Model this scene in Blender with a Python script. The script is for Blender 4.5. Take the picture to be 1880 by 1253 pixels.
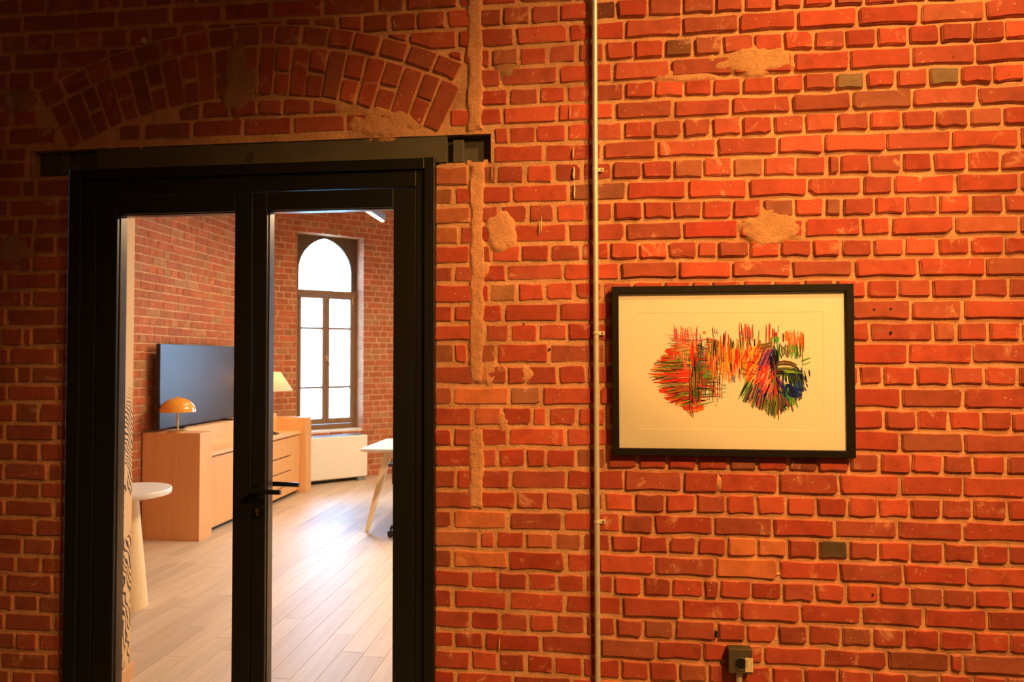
import bpy, math, random
from mathutils import Vector, Matrix, noise
R = math.radians
random.seed(7)
scene = bpy.context.scene
col = scene.collection
for o in list(bpy.data.objects):
    bpy.data.objects.remove(o)

# ------------------------------------------------------------------ camera, world, light
F_PX, CAM_D, CAM_H = 1300.0, 2.77, 1.6
YAW, PITCH, ROLL = R(6.5236), R(1.4877), R(-0.0978)
cam_data = bpy.data.cameras.new('camera')
cam = bpy.data.objects.new('camera', cam_data)
col.objects.link(cam)
cam_data.sensor_width = 36.0
cam_data.lens = F_PX / 1880.0 * 36.0
cam_data.clip_start, cam_data.clip_end = 0.05, 200
CAM_M = Matrix.Rotation(YAW, 4, 'Z') @ Matrix.Rotation(R(90) + PITCH, 4, 'X') @ Matrix.Rotation(ROLL, 4, 'Z')
cam.matrix_world = Matrix.Translation((0, -CAM_D, CAM_H)) @ CAM_M
cam_data.dof.use_dof = True
cam_data.dof.focus_distance = 2.75
cam_data.dof.aperture_fstop = 4.5
scene.camera = cam

world = bpy.data.worlds.new('daylight')
scene.world = world
world.use_nodes = True
bgn = world.node_tree.nodes['Background']
bgn.inputs['Color'].default_value = (0.30, 0.60, 1.0, 1)
bgn.inputs['Strength'].default_value = 40.0

vs = scene.view_settings
vs.view_transform = 'Standard'
vs.look = 'None'
vs.exposure = 0.0
vs.gamma = 1.0
vs.use_curve_mapping = False

WARM = (1.0, 0.50, 0.137)
ROOM = (1.0, 0.77, 0.52)


def spot(name, loc, aim, watts, size, blend, radius, color=WARM):
    d = bpy.data.lights.new(name, 'SPOT')
    d.energy, d.color, d.spot_size, d.spot_blend, d.shadow_soft_size = watts, color, R(size), blend, radius
    o = bpy.data.objects.new(name, d)
    o.location = loc
    o.rotation_euler = (Vector(aim) - Vector(loc)).to_track_quat('-Z', 'Y').to_euler()
    col.objects.link(o)
    return o


def area(name, loc, rot, sx, sy, watts, color=WARM, portal=False):
    d = bpy.data.lights.new(name, 'AREA')
    d.shape, d.size, d.size_y, d.energy, d.color = 'RECTANGLE', sx, sy, watts, color
    o = bpy.data.objects.new(name, d)
    o.location, o.rotation_euler = loc, rot
    col.objects.link(o)
    if portal:
        d.cycles.is_portal = True
    return o


# ceiling spots of the hall, washing the brick wall from the upper right
spot('hall_ceiling_spot_light', (1.625, -1.6, 4.0), (.98, 0, 1.93), 354, 97, .65, 0.05)
spot('hall_track_spot_light', (1.6, -2.6, 3.4), (.10, 0, .65), 575, 74, .95, 0.05)
hd = bpy.data.lights.new('hall_fill_light', 'POINT')  # unseen fill light, added to lift the dim parts of the wall
hd.energy, hd.color, hd.shadow_soft_size = 26, WARM, .15
ho = bpy.data.objects.new('hall_fill_light', hd)
ho.location = (.6, -4.6, 2.9)
col.objects.link(ho)
# daylight enters through the windows of the room behind
WIN_ROT = math.atan2(.664, .747)
P0 = Vector((-4.02, 5.866, 0))


# ------------------------------------------------------------------ helpers
def ray(u, v):
    d = Vector(((u - 940.0) / F_PX, -(v - 626.5) / F_PX, -1.0))
    return CAM_M.to_3x3() @ d


def wall_pt(u, v, y=0.0):
    """pixel of the photograph -> point (x, z) of the vertical plane at depth y"""
    d = ray(u, v)
    t = (y + CAM_D) / d.y
    return d.x * t, CAM_H + d.z * t


CAM_INV = cam.matrix_world.inverted()


def proj(p):
    q = CAM_INV @ Vector(p)
    if q.z > -0.01:
        return None
    return 940 + F_PX * q.x / -q.z, 626.5 - F_PX * q.y / -q.z


def tag(o, label=None, cat=None, group=None, kind=None):
    if label: o['label'] = label
    if cat: o['category'] = cat
    if group: o['group'] = group
    if kind: o['kind'] = kind
    return o


def empty(name, loc=(0, 0, 0), rz=0.0, parent=None):
    o = bpy.data.objects.new(name, None)
    col.objects.link(o)
    o.location = loc
    o.rotation_euler = (0, 0, rz)
    o.empty_display_size = 0.1
    if parent: o.parent = parent
    return o


class MB:
    """collects shapes and links them as one mesh object"""
    def __init__(s):
        s.v, s.f, s.c = [], [], []

    def face(s, pts, c=None):
        n = len(s.v)
        s.v += [tuple(p) for p in pts]
        s.f.append(tuple(range(n, n + len(pts))))
        if c is not None: s.c += [c] * len(pts)
        return s

    def box(s, x0, x1, y0, y1, z0, z1):
        n = len(s.v)
        s.v += [(x, y, z) for z in (z0, z1) for y in (y0, y1) for x in (x0, x1)]
        for q in ((0, 2, 3, 1), (4, 5, 7, 6), (0, 1, 5, 4), (2, 6, 7, 3), (0, 4, 6, 2), (1, 3, 7, 5)):
            s.f.append(tuple(n + i for i in q))
        return s

    def hexa(s, b, t):
        """bottom quad b and top quad t, both counter-clockwise from above"""
        n = len(s.v)
        s.v += [tuple(p) for p in b] + [tuple(p) for p in t]
        s.f += [(n + 3, n + 2, n + 1, n), (n + 4, n + 5, n + 6, n + 7)]
        for i in range(4):
            j = (i + 1) % 4
            s.f.append((n + i, n + j, n + 4 + j, n + 4 + i))
        return s

    def prism(s, poly, y0, y1):
        """poly in (x, z), extruded from y0 (front) to y1"""
        n, m = len(s.v), len(poly)
        s.v += [(x, y0, z) for x, z in poly] + [(x, y1, z) for x, z in poly]
        s.f += [tuple(n + i for i in range(m)), tuple(n + m + i for i in reversed(range(m)))]
        for i in range(m):
            j = (i + 1) % m
            s.f.append((n + j, n + i, n + m + i, n + m + j))
        return s

    def lathe(s, prof, cx=0, cy=0, seg=32, closed=True):
        """profile of (r, z) from bottom to top"""
        n = len(s.v)
        for r, z in prof:
            for i in range(seg):
                a = 2 * math.pi * i / seg
                s.v.append((cx + r * math.cos(a), cy + r * math.sin(a), z))
        for k in range(len(prof) - 1):
            for i in range(seg):
                j = (i + 1) % seg
                s.f.append((n + k * seg + i, n + k * seg + j, n + (k + 1) * seg + j, n + (k + 1) * seg + i))
        if closed:
            s.f.append(tuple(n + i for i in reversed(range(seg))))
            s.f.append(tuple(n + (len(prof) - 1) * seg + i for i in range(seg)))
        return s

    def tube(s, pts, r, seg=12, caps=True):
        pts = [Vector(p) for p in pts]
        rr = r if isinstance(r, (list, tuple)) else [r] * len(pts)
        n = len(s.v)
        ref = Vector((0, 0, 1))
        if abs((pts[-1] - pts[0]).normalized().dot(ref)) > .9: ref = Vector((1, 0, 0))
        for k, p in enumerate(pts):
            d = (pts[min(k + 1, len(pts) - 1)] - pts[max(k - 1, 0)]).normalized()
            a = d.cross(ref).normalized()
            b = a.cross(d).normalized()
            for i in range(seg):
                t = 2 * math.pi * i / seg
                s.v.append(tuple(p + (a * math.cos(t) + b * math.sin(t)) * rr[k]))
        for k in range(len(pts) - 1):
            for i in range(seg):
                j = (i + 1) % seg
                s.f.append((n + k * seg + i, n + k * seg + j, n + (k + 1) * seg + j, n + (k + 1) * seg + i))
        if caps:
            s.f.append(tuple(n + i for i in reversed(range(seg))))
            s.f.append(tuple(n + (len(pts) - 1) * seg + i for i in range(seg)))
        return s

    def build(s, name, mat, parent=None, bevel=0.0, smooth=False, segs=2):
        me = bpy.data.meshes.new(name)
        me.from_pydata(s.v, [], s.f)
        if s.c:
            at = me.color_attributes.new('bcol', 'FLOAT_COLOR', 'POINT')
            at.data.foreach_set('color', [x for c in s.c for x in (c[0], c[1], c[2], 1.0)])
        me.update()
        o = bpy.data.objects.new(name, me)
        me.materials.append(mat)
        col.objects.link(o)
        if parent: o.parent = parent
        if bevel:
            b = o.modifiers.new('bevel', 'BEVEL')
            b.width, b.segments, b.limit_method, b.angle_limit = bevel, segs, 'ANGLE', R(40)
            b.harden_normals = False
        if smooth:
            for p in me.polygons: p.use_smooth = True
            me.set_sharp_from_angle(angle=R(40))
        return o


# ------------------------------------------------------------------ materials
class NT:
    def __init__(s, name):
        s.m = bpy.data.materials.new(name)
        s.m.use_nodes = True
        s.t = s.m.node_tree
        s.n, s.l = s.t.nodes, s.t.links
        s.b = s.n['Principled BSDF']
        s.out = s.n['Material Output']

    def node(s, t, **kw):
        n = s.n.new(t)
        for k, v in kw.items():
            if k.startswith('i_'):
                n.inputs[k[2:].replace('_', ' ')].default_value = v
            else:
                setattr(n, k, v)
        return n

    def link(s, a, b):
        s.l.new(a, b)

    def noise(s, scale, detail=4, rough=.6, vec=None, dist=0.0):
        n = s.node('ShaderNodeTexNoise')
        n.inputs['Scale'].default_value = scale
        n.inputs['Detail'].default_value = detail
        n.inputs['Roughness'].default_value = rough
        n.inputs['Distortion'].default_value = dist
        if vec is not None: s.link(vec, n.inputs['Vector'])
        return n.outputs['Fac']

    def ramp(s, fac, stops):
        n = s.node('ShaderNodeValToRGB')
        e = n.color_ramp.elements
        while len(e) < len(stops): e.new(.5)
        for el, (p, c) in zip(e, stops):
            el.position = p
            el.color = (c, c, c, 1) if not hasattr(c, '__len__') else (c[0], c[1], c[2], 1)
        s.link(fac, n.inputs['Fac'])
        return n.outputs['Color']

    def mix(s, fac, a, b, mode='MIX'):
        n = s.node('ShaderNodeMix', data_type='RGBA', blend_type=mode)
        for sock, val in ((n.inputs[0], fac), (n.inputs[6], a), (n.inputs[7], b)):
            if hasattr(val, 'is_linked') or hasattr(val, 'links'):
                s.link(val, sock)
            elif hasattr(val, '__len__'):
                sock.default_value = (val[0], val[1], val[2], 1)
            else:
                sock.default_value = val
        return n.outputs[2]

    def pos(s):
        return s.node('ShaderNodeNewGeometry').outputs['Position']

    def obj(s):
        return s.node('ShaderNodeTexCoord').outputs['Object']

    def mapped(s, vec, scale):
        n = s.node('ShaderNodeMapping')
        n.inputs['Scale'].default_value = scale
        s.link(vec, n.inputs['Vector'])
        return n.outputs['Vector']

    def bump(s, h, strength, dist=.01, prev=None):
        n = s.node('ShaderNodeBump')
        n.inputs['Strength'].default_value = strength
        n.inputs['Distance'].default_value = dist
        s.link(h, n.inputs['Height'])
        if prev is not None: s.link(prev, n.inputs['Normal'])
        return n.outputs['Normal']


def plain(name, c, rough=.5, metal=0.0, spec=.5, grain=0.0, gscale=40, bump=0.0, coat=0.0):
    k = NT(name)
    k.b.inputs['Base Color'].default_value = (*c, 1)
    k.b.inputs['Roughness'].default_value = rough
    k.b.inputs['Metallic'].default_value = metal
    k.b.inputs['Specular IOR Level'].default_value = spec
    k.b.inputs['Coat Weight'].default_value = coat
    n = k.noise(gscale, 5, .6, k.obj())
    if grain:
        lo = tuple(x * (1 - grain) for x in c)
        hi = tuple(min(1, x * (1 + grain)) for x in c)
        k.link(k.ramp(n, [(.3, lo), (.7, hi)]), k.b.inputs['Base Color'])
    if bump:
        k.link(k.bump(n, bump, .004), k.b.inputs['Normal'])
    return k.m


MORTAR_C = (.78, .41, .23)


def brick_mat(name, relief=1.0, smear=1.0):
    k = NT(name)
    at = k.node('ShaderNodeAttribute', attribute_name='bcol')
    p = k.pos()
    blot = k.noise(14, 4, .65, p)
    base = k.mix(1.0, at.outputs['Color'], k.ramp(blot, [(.25, .72), (.5, 1.0), (.78, 1.18)]), 'MULTIPLY')
    streak = k.noise(6, 3, .6, k.mapped(p, (1.0, 1.0, 6.0)))
    base = k.mix(k.ramp(streak, [(.60, 0.0), (.74, .30 * smear)]), base, (.33, .20, .12))
    sm = k.noise(9, 6, .72, p, .6)
    base = k.mix(k.ramp(sm, [(.585, 0.0), (.69, .60 * smear)]), base, MORTAR_C)
    pit = k.noise(60, 3, .6, p)
    base = k.mix(k.ramp(pit, [(.22, .8), (.30, 0.0)]), base, (.10, .035, .02))
    vor = k.node('ShaderNodeTexVoronoi', feature='F1')
    vor.inputs['Scale'].default_value = 34
    k.link(p, vor.inputs['Vector'])
    speck = k.ramp(vor.outputs['Distance'], [(.06, 1.0), (.10, 0.0)])
    keep = k.ramp(k.noise(3.5, 2, .5, p), [(.47, 0.0), (.56, .85)])
    base = k.mix(k.mix(1.0, speck, keep, 'MULTIPLY'), base, (.72, .58, .42))
    k.link(base, k.b.inputs['Base Color'])
    k.b.inputs['Roughness'].default_value = .82
    k.b.inputs['Specular IOR Level'].default_value = .28
    h1 = k.bump(k.noise(38, 5, .65, p), .35 * relief, .006)
    h2 = k.bump(k.noise(170, 3, .6, p), .22 * relief, .003, h1)
    h3 = k.bump(k.ramp(pit, [(.2, 0.0), (.31, 1.0)]), .5 * relief, .004, h2)
    k.link(h3, k.b.inputs['Normal'])
    return k.m


def mortar_mat(name, c=MORTAR_C, relief=1.0, var=.36):
    k = NT(name)
    p = k.pos()
    a = k.noise(7, 5, .65, p)
    base = k.ramp(a, [(.28, tuple(x * (1 - var) for x in c)), (.52, c), (.75, tuple(min(1, x * (1 + var * .5)) for x in c))])
    g = k.noise(240, 2, .6, p)
    base = k.mix(1.0, base, k.ramp(g, [(.3, .72), (.6, 1.08)]), 'MULTIPLY')
    red = k.noise(5, 4, .6, p)
    base = k.mix(k.ramp(red, [(.52, 0.0), (.70, .45)]), base, (.46, .17, .09))
    grime = k.noise(1.3, 5, .6, p)
    base = k.mix(k.ramp(grime, [(.48, 0.0), (.68, .6)]), base, (.40, .19, .10))
    k.link(base, k.b.inputs['Base Color'])
    k.b.inputs['Roughness'].default_value = .95
    k.b.inputs['Specular IOR Level'].default_value = .15
    h1 = k.bump(k.noise(55, 6, .7, p), .8 * relief, .010)
    h2 = k.bump(k.noise(260, 3, .65, p), .5 * relief, .004, h1)
    k.link(h2, k.b.inputs['Normal'])
    return k.m


def wood_mat(name, c, axis='z', contrast=.12, rough=.42, coat=0.0, attr=False, scale=22):
    k = NT(name)
    p = k.obj()
    sc = {'x': (.06, 1, 1), 'y': (1, .06, 1), 'z': (1, 1, .06)}[axis]
    g = k.noise(scale * 2.4, 6, .62, k.mapped(p, sc), .3)
    bnd = k.noise(scale * .5, 3, .5, k.mapped(p, sc))
    lo, hi = tuple(x * (1 - contrast) for x in c), tuple(min(1, x * (1 + contrast * .6)) for x in c)
    base = k.ramp(g, [(.3, lo), (.68, hi)])
    base = k.mix(1.0, base, k.ramp(bnd, [(.3, 1 - contrast * .7), (.7, 1.04)]), 'MULTIPLY')
    if attr:
        inf = k.node('ShaderNodeObjectInfo')
        tone = k.ramp(inf.outputs['Random'], [(0.0, (.87, .85, .83)), (.5, (1, 1, 1)), (1.0, (1.05, 1.05, 1.04))])
        base = k.mix(1.0, base, tone, 'MULTIPLY')
    k.link(base, k.b.inputs['Base Color'])
    k.b.inputs['Roughness'].default_value = rough
    k.b.inputs['Coat Weight'].default_value = coat
    k.b.inputs['Coat Roughness'].default_value = .30
    k.b.inputs['Specular IOR Level'].default_value = .38
    k.link(k.bump(g, .08, .002), k.b.inputs['Normal'])
    return k.m


def glass_mat(name, refl=1.0, tint=(1, 1, 1)):
    k = NT(name)
    k.n.remove(k.b)
    tr = k.node('ShaderNodeBsdfTransparent')
    tr.inputs['Color'].default_value = (*tint, 1)
    gl = k.node('ShaderNodeBsdfGlossy')
    gl.inputs['Roughness'].default_value = .02
    fr = k.node('ShaderNodeFresnel')
    fr.inputs['IOR'].default_value = 1.45
    mu = k.node('ShaderNodeMath', operation='MULTIPLY')
    mu.inputs[1].default_value = refl
    k.link(fr.outputs[0], mu.inputs[0])
    mx = k.node('ShaderNodeMixShader')
    k.link(mu.outputs[0], mx.inputs[0])
    k.link(tr.outputs[0], mx.inputs[1])
    k.link(gl.outputs[0], mx.inputs[2])
    k.link(mx.outputs[0], k.out.inputs['Surface'])
    return k.m


def emit_mat(name, c, s):
    k = NT(name)
    k.b.inputs['Base Color'].default_value = (*c, 1)
    k.b.inputs['Emission Color'].default_value = (*c, 1)
    k.b.inputs['Emission Strength'].default_value = s
    return k.m


M = {}
M['brick'] = brick_mat('old_red_brick')
M['brick_inner'] = brick_mat('old_red_brick_inner_room', .8, .7)
M['mortar'] = mortar_mat('lime_mortar')
M['patch'] = mortar_mat('mortar_patch', (.80, .39, .21), 1.0, .16)
M['patch_pale'] = mortar_mat('pale_mortar_patch', (.73, .37, .18), 1.2, .3)
M['patch_grey'] = mortar_mat('grey_brown_patch', (.42, .215, .105), .8, .3)
M['mortar_inner'] = mortar_mat('lime_mortar_inner_room', (.70, .44, .23), .5, .15)
M['steel'] = plain('olive_painted_steel', (.096, .084, .066), .55, 0, .4, .12, 12, .05)
M['black'] = plain('black_powder_coat', (.010, .0098, .0092), .38, 0, .45, .1, 60)
M['black_gloss'] = plain('black_lacquer', (.008, .008, .009), .16, 0, .5)
M['bead'] = plain('bronze_glazing_bead', (.10, .075, .045), .30, .6, .5, .15, 30)
M['brass'] = plain('worn_brass', (.62, .36, .12), .32, 1.0)
M['gold'] = plain('brushed_gold_tube', (.75, .52, .16), .35, .9)
M['zinc'] = plain('galvanised_tube', (.74, .68, .58), .36, .35, .6, .10, 50)
M['zinc_clip'] = plain('zinc_clip', (.85, .76, .58), .3, .3)
M['glass'] = glass_mat('clear_glass', .9)
M['picture_glass'] = glass_mat('picture_glass', .35)
M['pane'] = glass_mat('window_glass', .8)
M['frame'] = plain('dark_picture_frame', (.010, .007, .0045), .6, 0, .15, .1, 30)
M['mat'] = plain('cream_mat_board', (.86, .80, .68), .9, 0, .1, .015, 200)
M['paper'] = plain('cream_paper', (.87, .80, .66), .9, 0, .1, .02, 120)
M['plaster'] = plain('plain_plaster', (.62, .52, .40), .92, 0, .2, .06, 3, .1)
M['plaster_dark'] = plain('hall_plaster', (.30, .24, .18), .92, 0, .2, .08, 2, .1)
M['floor_hall'] = plain('hall_floor_stone', (.16, .13, .10), .55, 0, .4, .2, 4)
M['oak'] = wood_mat('pale_oak_veneer', (.76, .41, .165), 'z', .08)
M['oak_h'] = wood_mat('pale_oak_top', (.78, .48, .23), 'y', .08)
M['plank'] = wood_mat('limed_oak_plank', (.62, .47, .32), 'y', .11, .48, .04, True, 16)
M['white'] = plain('white_lacquer', (.80, .77, .70), .35, 0, .5)
M['cream'] = plain('cream_lacquer', (.84, .77, .63), .5, 0, .4)
M['cream_base'] = plain('yellow_cream_lacquer', (.84, .66, .38), .5, 0, .4)
M['cream_leg'] = plain('cream_painted_leg', (.78, .62, .36), .45, 0, .4)
M['ochre'] = plain('ochre_enamel', (.80, .34, .035), .18, 0, .5, coat=.6)
M['screen'] = plain('dark_glass_screen', (.050, .046, .038), .34, 0, .6)
M['bezel'] = plain('black_plastic', (.012, .012, .012), .35, 0, .5)
M['window_frame'] = plain('brown_window_paint', (.25, .135, .06), .5, 0, .4, .12, 20)
M['window_board'] = plain('dark_brown_board', (.12, .075, .038), .6, 0, .3, .15, 12)
M['grey_metal'] = plain('grey_metal', (.22, .22, .21), .5, .3)
M['chair_black'] = plain('black_chair_plastic', (.014, .014, .015), .42, 0, .5)
M['chair_fabric'] = plain('black_mesh_fabric', (.02, .02, .022), .9, 0, .2, .2, 300)
M['stone'] = plain('pale_stone_facade', (.74, .72, .66), .9, 0, .2, .1, 1.5)
M['socket'] = plain('olive_grey_socket', (.085, .068, .040), .45, 0, .4, .08, 60)
M['sticker'] = plain('cream_sticker', (.80, .66, .42), .8)
M['ink'] = plain('brown_ink', (.25, .15, .06), .9)
M['paint'] = plain('cream_paint_drip', (.80, .62, .38), .7, 0, .3)
M['lamp_white'] = emit_mat('lit_diffuser', (1.0, .80, .50), 5.0)

# fabric lamp shade that lets the bulb glow through
k = NT('linen_shade')
k.b.inputs['Base Color'].default_value = (.82, .74, .60, 1)
k.b.inputs['Roughness'].default_value = .9
tl = k.node('ShaderNodeBsdfTranslucent')
tl.inputs['Color'].default_value = (.85, .75, .58, 1)
mx = k.node('ShaderNodeMixShader')
mx.inputs[0].default_value = .45
k.link(k.b.outputs[0], mx.inputs[1]); k.link(tl.outputs[0], mx.inputs[2]); k.link(mx.outputs[0], k.out.inputs['Surface'])
M['shade'] = k.m

# wallpaper: plain ochre above, line-drawn leaves below
k = NT('leaf_line_wallpaper')
p = k.pos()
sep = k.node('ShaderNodeSeparateXYZ'); k.link(p, sep.inputs[0])
wv = k.node('ShaderNodeTexWave', wave_type='RINGS', rings_direction='SPHERICAL')
wv.inputs['Scale'].default_value = 26.0
wv.inputs['Distortion'].default_value = 14.0
wv.inputs['Detail'].default_value = 2.0
wv.inputs['Detail Scale'].default_value = .35
k.link(p, wv.inputs['Vector'])
lines = k.ramp(wv.outputs['Fac'], [(.30, 1.0), (.42, 0.0)])
leaf = k.ramp(k.noise(5.0, 2, .5, p), [(.36, 0.0), (.40, 1.0)])
zz = k.node('ShaderNodeMapRange'); zz.inputs['From Min'].default_value = 1.50; zz.inputs['From Max'].default_value = 1.34
k.link(sep.outputs['Z'], zz.inputs['Value'])
mask = k.mix(1.0, k.mix(1.0, lines, leaf, 'MULTIPLY'), zz.outputs[0], 'MULTIPLY')
k.link(k.mix(mask, (.80, .52, .24), (.07, .035, .015)), k.b.inputs['Base Color'])
k.b.inputs['Roughness'].default_value = .85
M['wallpaper'] = k.m

# picture strokes take their ink from the stroke
k = NT('ink_strokes')
at = k.node('ShaderNodeAttribute', attribute_name='bcol')
gr = k.noise(420, 2, .5, k.pos())
k.link(k.mix(1.0, at.outputs['Color'], k.ramp(gr, [(.3, .8), (.7, 1.1)]), 'MULTIPLY'), k.b.inputs['Base Color'])
k.b.inputs['Roughness'].default_value = .85
k.b.inputs['Specular IOR Level'].default_value = .1
M['strokes'] = k.m


# ------------------------------------------------------------------ masonry
def clip_half(poly, px, pz, nx, nz):
    """keep the side of the convex polygon where (p - P).n >= 0"""
    out = []
    for i in range(len(poly)):
        a, b = poly[i], poly[(i + 1) % len(poly)]
        da, db = (a[0] - px) * nx + (a[1] - pz) * nz, (b[0] - px) * nx + (b[1] - pz) * nz
        if da >= 0: out.append(a)
        if da * db < 0:
            t = da / (da - db)
            out.append((a[0] + (b[0] - a[0]) * t, a[1] + (b[1] - a[1]) * t))
    return out


def poly_area(p):
    return abs(sum(p[i][0] * p[(i + 1) % len(p)][1] - p[(i + 1) % len(p)][0] * p[i][1] for i in range(len(p)))) / 2


def brick_geom(poly, proud, back, rng, jit=.0027, cham=.005, inset=.0052):
    """worn brick: chipped outline, bevelled arris, slightly tilted face. poly (x, z) counter-clockwise seen from -y"""
    if sum(poly[i][0] * poly[(i + 1) % len(poly)][1] - poly[(i + 1) % len(poly)][0] * poly[i][1] for i in range(len(poly))) < 0:
        poly = poly[::-1]
    n = len(poly)
    out = []
    for i in range(n):
        a, b, c = Vector(poly[i - 1]), Vector(poly[i]), Vector(poly[(i + 1) % n])
        e0, e1 = a - b, c - b
        l0, l1 = e0.length, e1.length
        if l0 < 1e-5 or l1 < 1e-5: continue
        chip = rng.uniform(1.6, 2.8) if rng.random() < .05 else 1.0
        ch0 = min(chip * cham * rng.uniform(.35, 1.5), l0 * .3)
        ch1 = min(chip * cham * rng.uniform(.35, 1.5), l1 * .3)
        out.append(b + e0 / l0 * ch0)
        out.append(b + e1 / l1 * ch1)
        if l1 > .075 and n == 4 and i in (0, 2):
            out.append(b + e1 * rng.uniform(.35, .65))
    ctr = sum(out, Vector((0, 0))) / len(out)
    rim = [p + Vector((rng.uniform(-jit, jit), rng.uniform(-jit, jit))) for p in out]
    m = len(rim)
    tx, tz = rng.uniform(-.012, .012), rng.uniform(-.035, .035)
    verts = []
    for p in rim: verts.append((p.x, back, p.y))
    for p in rim: verts.append((p.x, -proud * .48, p.y))
    for p in rim:
        d = (ctr - p)
        q = p + d.normalized() * min(inset * rng.uniform(.7, 1.4), d.length * .3)
        verts.append((q.x, -(proud + (q.x - ctr.x) * tx + (q.y - ctr.y) * tz), q.y))
    faces = []
    for k2 in range(2):
        for i in range(m):
            j = (i + 1) % m
            faces.append((k2 * m + i, k2 * m + j, (k2 + 1) * m + j, (k2 + 1) * m + i))
    faces.append(tuple(2 * m + i for i in range(m)))
    return verts, faces, (ctr.x, ctr.y)


BR = [(.49, .076, .040), (.43, .064, .035), (.53, .090, .047), (.37, .062, .036), (.46, .088, .052), (.36, .072, .042), (.41, .054, .030)]


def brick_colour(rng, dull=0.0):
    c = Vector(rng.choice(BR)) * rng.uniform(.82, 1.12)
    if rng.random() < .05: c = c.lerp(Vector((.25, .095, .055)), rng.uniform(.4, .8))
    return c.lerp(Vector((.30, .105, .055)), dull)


def rim_colours(c, n):
    """mortar dust left on the arris and sides of a brick"""
    m, c = n // 3, Vector(c)
    d = c.lerp(Vector(MORTAR_C), .75)
    e = c.lerp(Vector(MORTAR_C), .38)
    return [tuple(d)] * m + [tuple(e)] * m + [tuple(c)] * (n - 2 * m)


class Brickwork:
    """gathers the bricks of one wall, then links the largest in view one by one and the rest as one part"""
    def __init__(s, parent, mat, M4):
        s.parent, s.mat, s.M4, s.items = parent, mat, M4, []

    def add(s, poly, proud, back, rng, c, prio, **kw):
        if len(poly) < 3 or poly_area(poly) < 2.5e-4: return
        s.items.append((prio, brick_geom(poly, proud, back, rng, **kw), c))

    def finish(s, limit=300, rest='brickwork', name='brick'):
        s.items.sort(key=lambda t: -t[0])
        one = [t for t in s.items[:limit] if t[0] > 0]
        left = s.items[len(one):]
        for pr, (v, f, ctr), c in one:
            me = bpy.data.meshes.new(name)
            me.from_pydata([(x - ctr[0], y, z - ctr[1]) for x, y, z in v], [], f)
            at = me.color_attributes.new('bcol', 'FLOAT_COLOR', 'POINT')
            at.data.foreach_set('color', [t for q in rim_colours(c, len(v)) for t in (q[0], q[1], q[2], 1.0)])
            me.materials.append(s.mat)
            o = bpy.data.objects.new(name, me)
            col.objects.link(o)
            o.parent = s.parent
            o.location = (ctr[0], 0, ctr[1])
        if left:
            mb = MB()
            for pr, (v, f, ctr), c in left:
                n = len(mb.v)
                mb.v += v
                mb.f += [tuple(n + i for i in q) for q in f]
                mb.c += rim_colours(c, len(v))
            o = mb.build(rest, s.mat, s.parent)
            tag(o, kind='stuff')
        return len(one), len(left)


# course joints of the photographed wall: pixel heights of each bed joint at four columns
JX = {-2: {60: 28, 900: -24}, -1: {60: 62, 900: 13, 1105: 1}, 0: {60: 97, 900: 51, 1105: 38.5, 1860: -3}, 1: {60: 131, 900: 89, 1105: 76, 1860: 36},
      2: {60: 167, 900: 126, 1105: 115, 1860: 75.5}, 3: {60: 200, 900: 162.5, 1105: 153, 1860: 116}, 4: {60: 234, 900: 197, 1105: 187.5, 1860: 154.5},
      5: {60: 268, 900: 233, 1105: 223, 1860: 194}, 6: {60: 297, 900: 267.5, 1105: 260.5, 1860: 233}, 7: {60: 329, 900: 302, 1105: 295.5, 1860: 273},
      8: {60: 364.5, 810: 344, 1105: 333, 1860: 315}, 9: {60: 399, 810: 379, 1105: 370, 1860: 354}, 10: {60: 432.5, 810: 414, 1105: 408, 1860: 392.5},
      11: {60: 467.5, 810: 451, 1105: 444, 1860: 431}, 12: {60: 500, 810: 487, 1105: 480, 1860: 469}, 13: {60: 532.5, 810: 521, 1105: 515.5, 1860: 508},
      14: {60: 565, 810: 559, 1105: 552, 1860: 548}, 15: {60: 600, 810: 594, 1105: 591, 1860: 589}, 16: {60: 637, 810: 629, 1105: 628, 1860: 628.5},
      17: {60: 671, 810: 670, 1105: 669, 1860: 670.5}, 18: {60: 705, 810: 708.5, 1105: 708, 1860: 711}, 19: {60: 738, 810: 745.5, 1105: 745.5, 1860: 753},
      20: {60: 777, 810: 784, 1105: 783.5, 1860: 793.5}, 21: {60: 811, 810: 821, 1105: 822, 1860: 833.5}, 22: {60: 848, 810: 859, 1105: 861, 1860: 874},
      23: {60: 883.5, 810: 899, 1105: 902, 1860: 915.5}, 24: {60: 917.5, 810: 935, 1105: 940, 1860: 958}, 25: {60: 950, 810: 971.5, 1105: 978, 1860: 997},
      26: {60: 986, 810: 1006.5, 1105: 1014, 1860: 1039}, 27: {60: 1020, 810: 1043.5, 1105: 1054, 1860: 1080}, 28: {60: 1053, 810: 1078.5, 1105: 1091.5, 1860: 1119.5},
      29: {60: 1091, 810: 1116, 1105: 1130, 1860: 1159}, 30: {60: 1125, 810: 1154.5, 1105: 1168, 1860: 1201}, 31: {60: 1160, 810: 1190, 1105: 1206, 1860: 1240},
      32: {60: 1196, 810: 1228.5, 1105: 1246, 1860: 1281}}
PITCH_Z = .0797
JOINT = {}
for kk, d in JX.items():
    JOINT[kk] = [wall_pt(u, d[u]) for u in sorted(d)]


def joint_px(kk, u):
    d = JX[kk]
    xs = sorted(d)
    if len(xs) == 1: return d[xs[0]]
    for a, b in zip(xs, xs[1:]):
        if u <= b or b == xs[-1]:
            return d[a] + (d[b] - d[a]) * (u - a) / (b - a)


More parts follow.
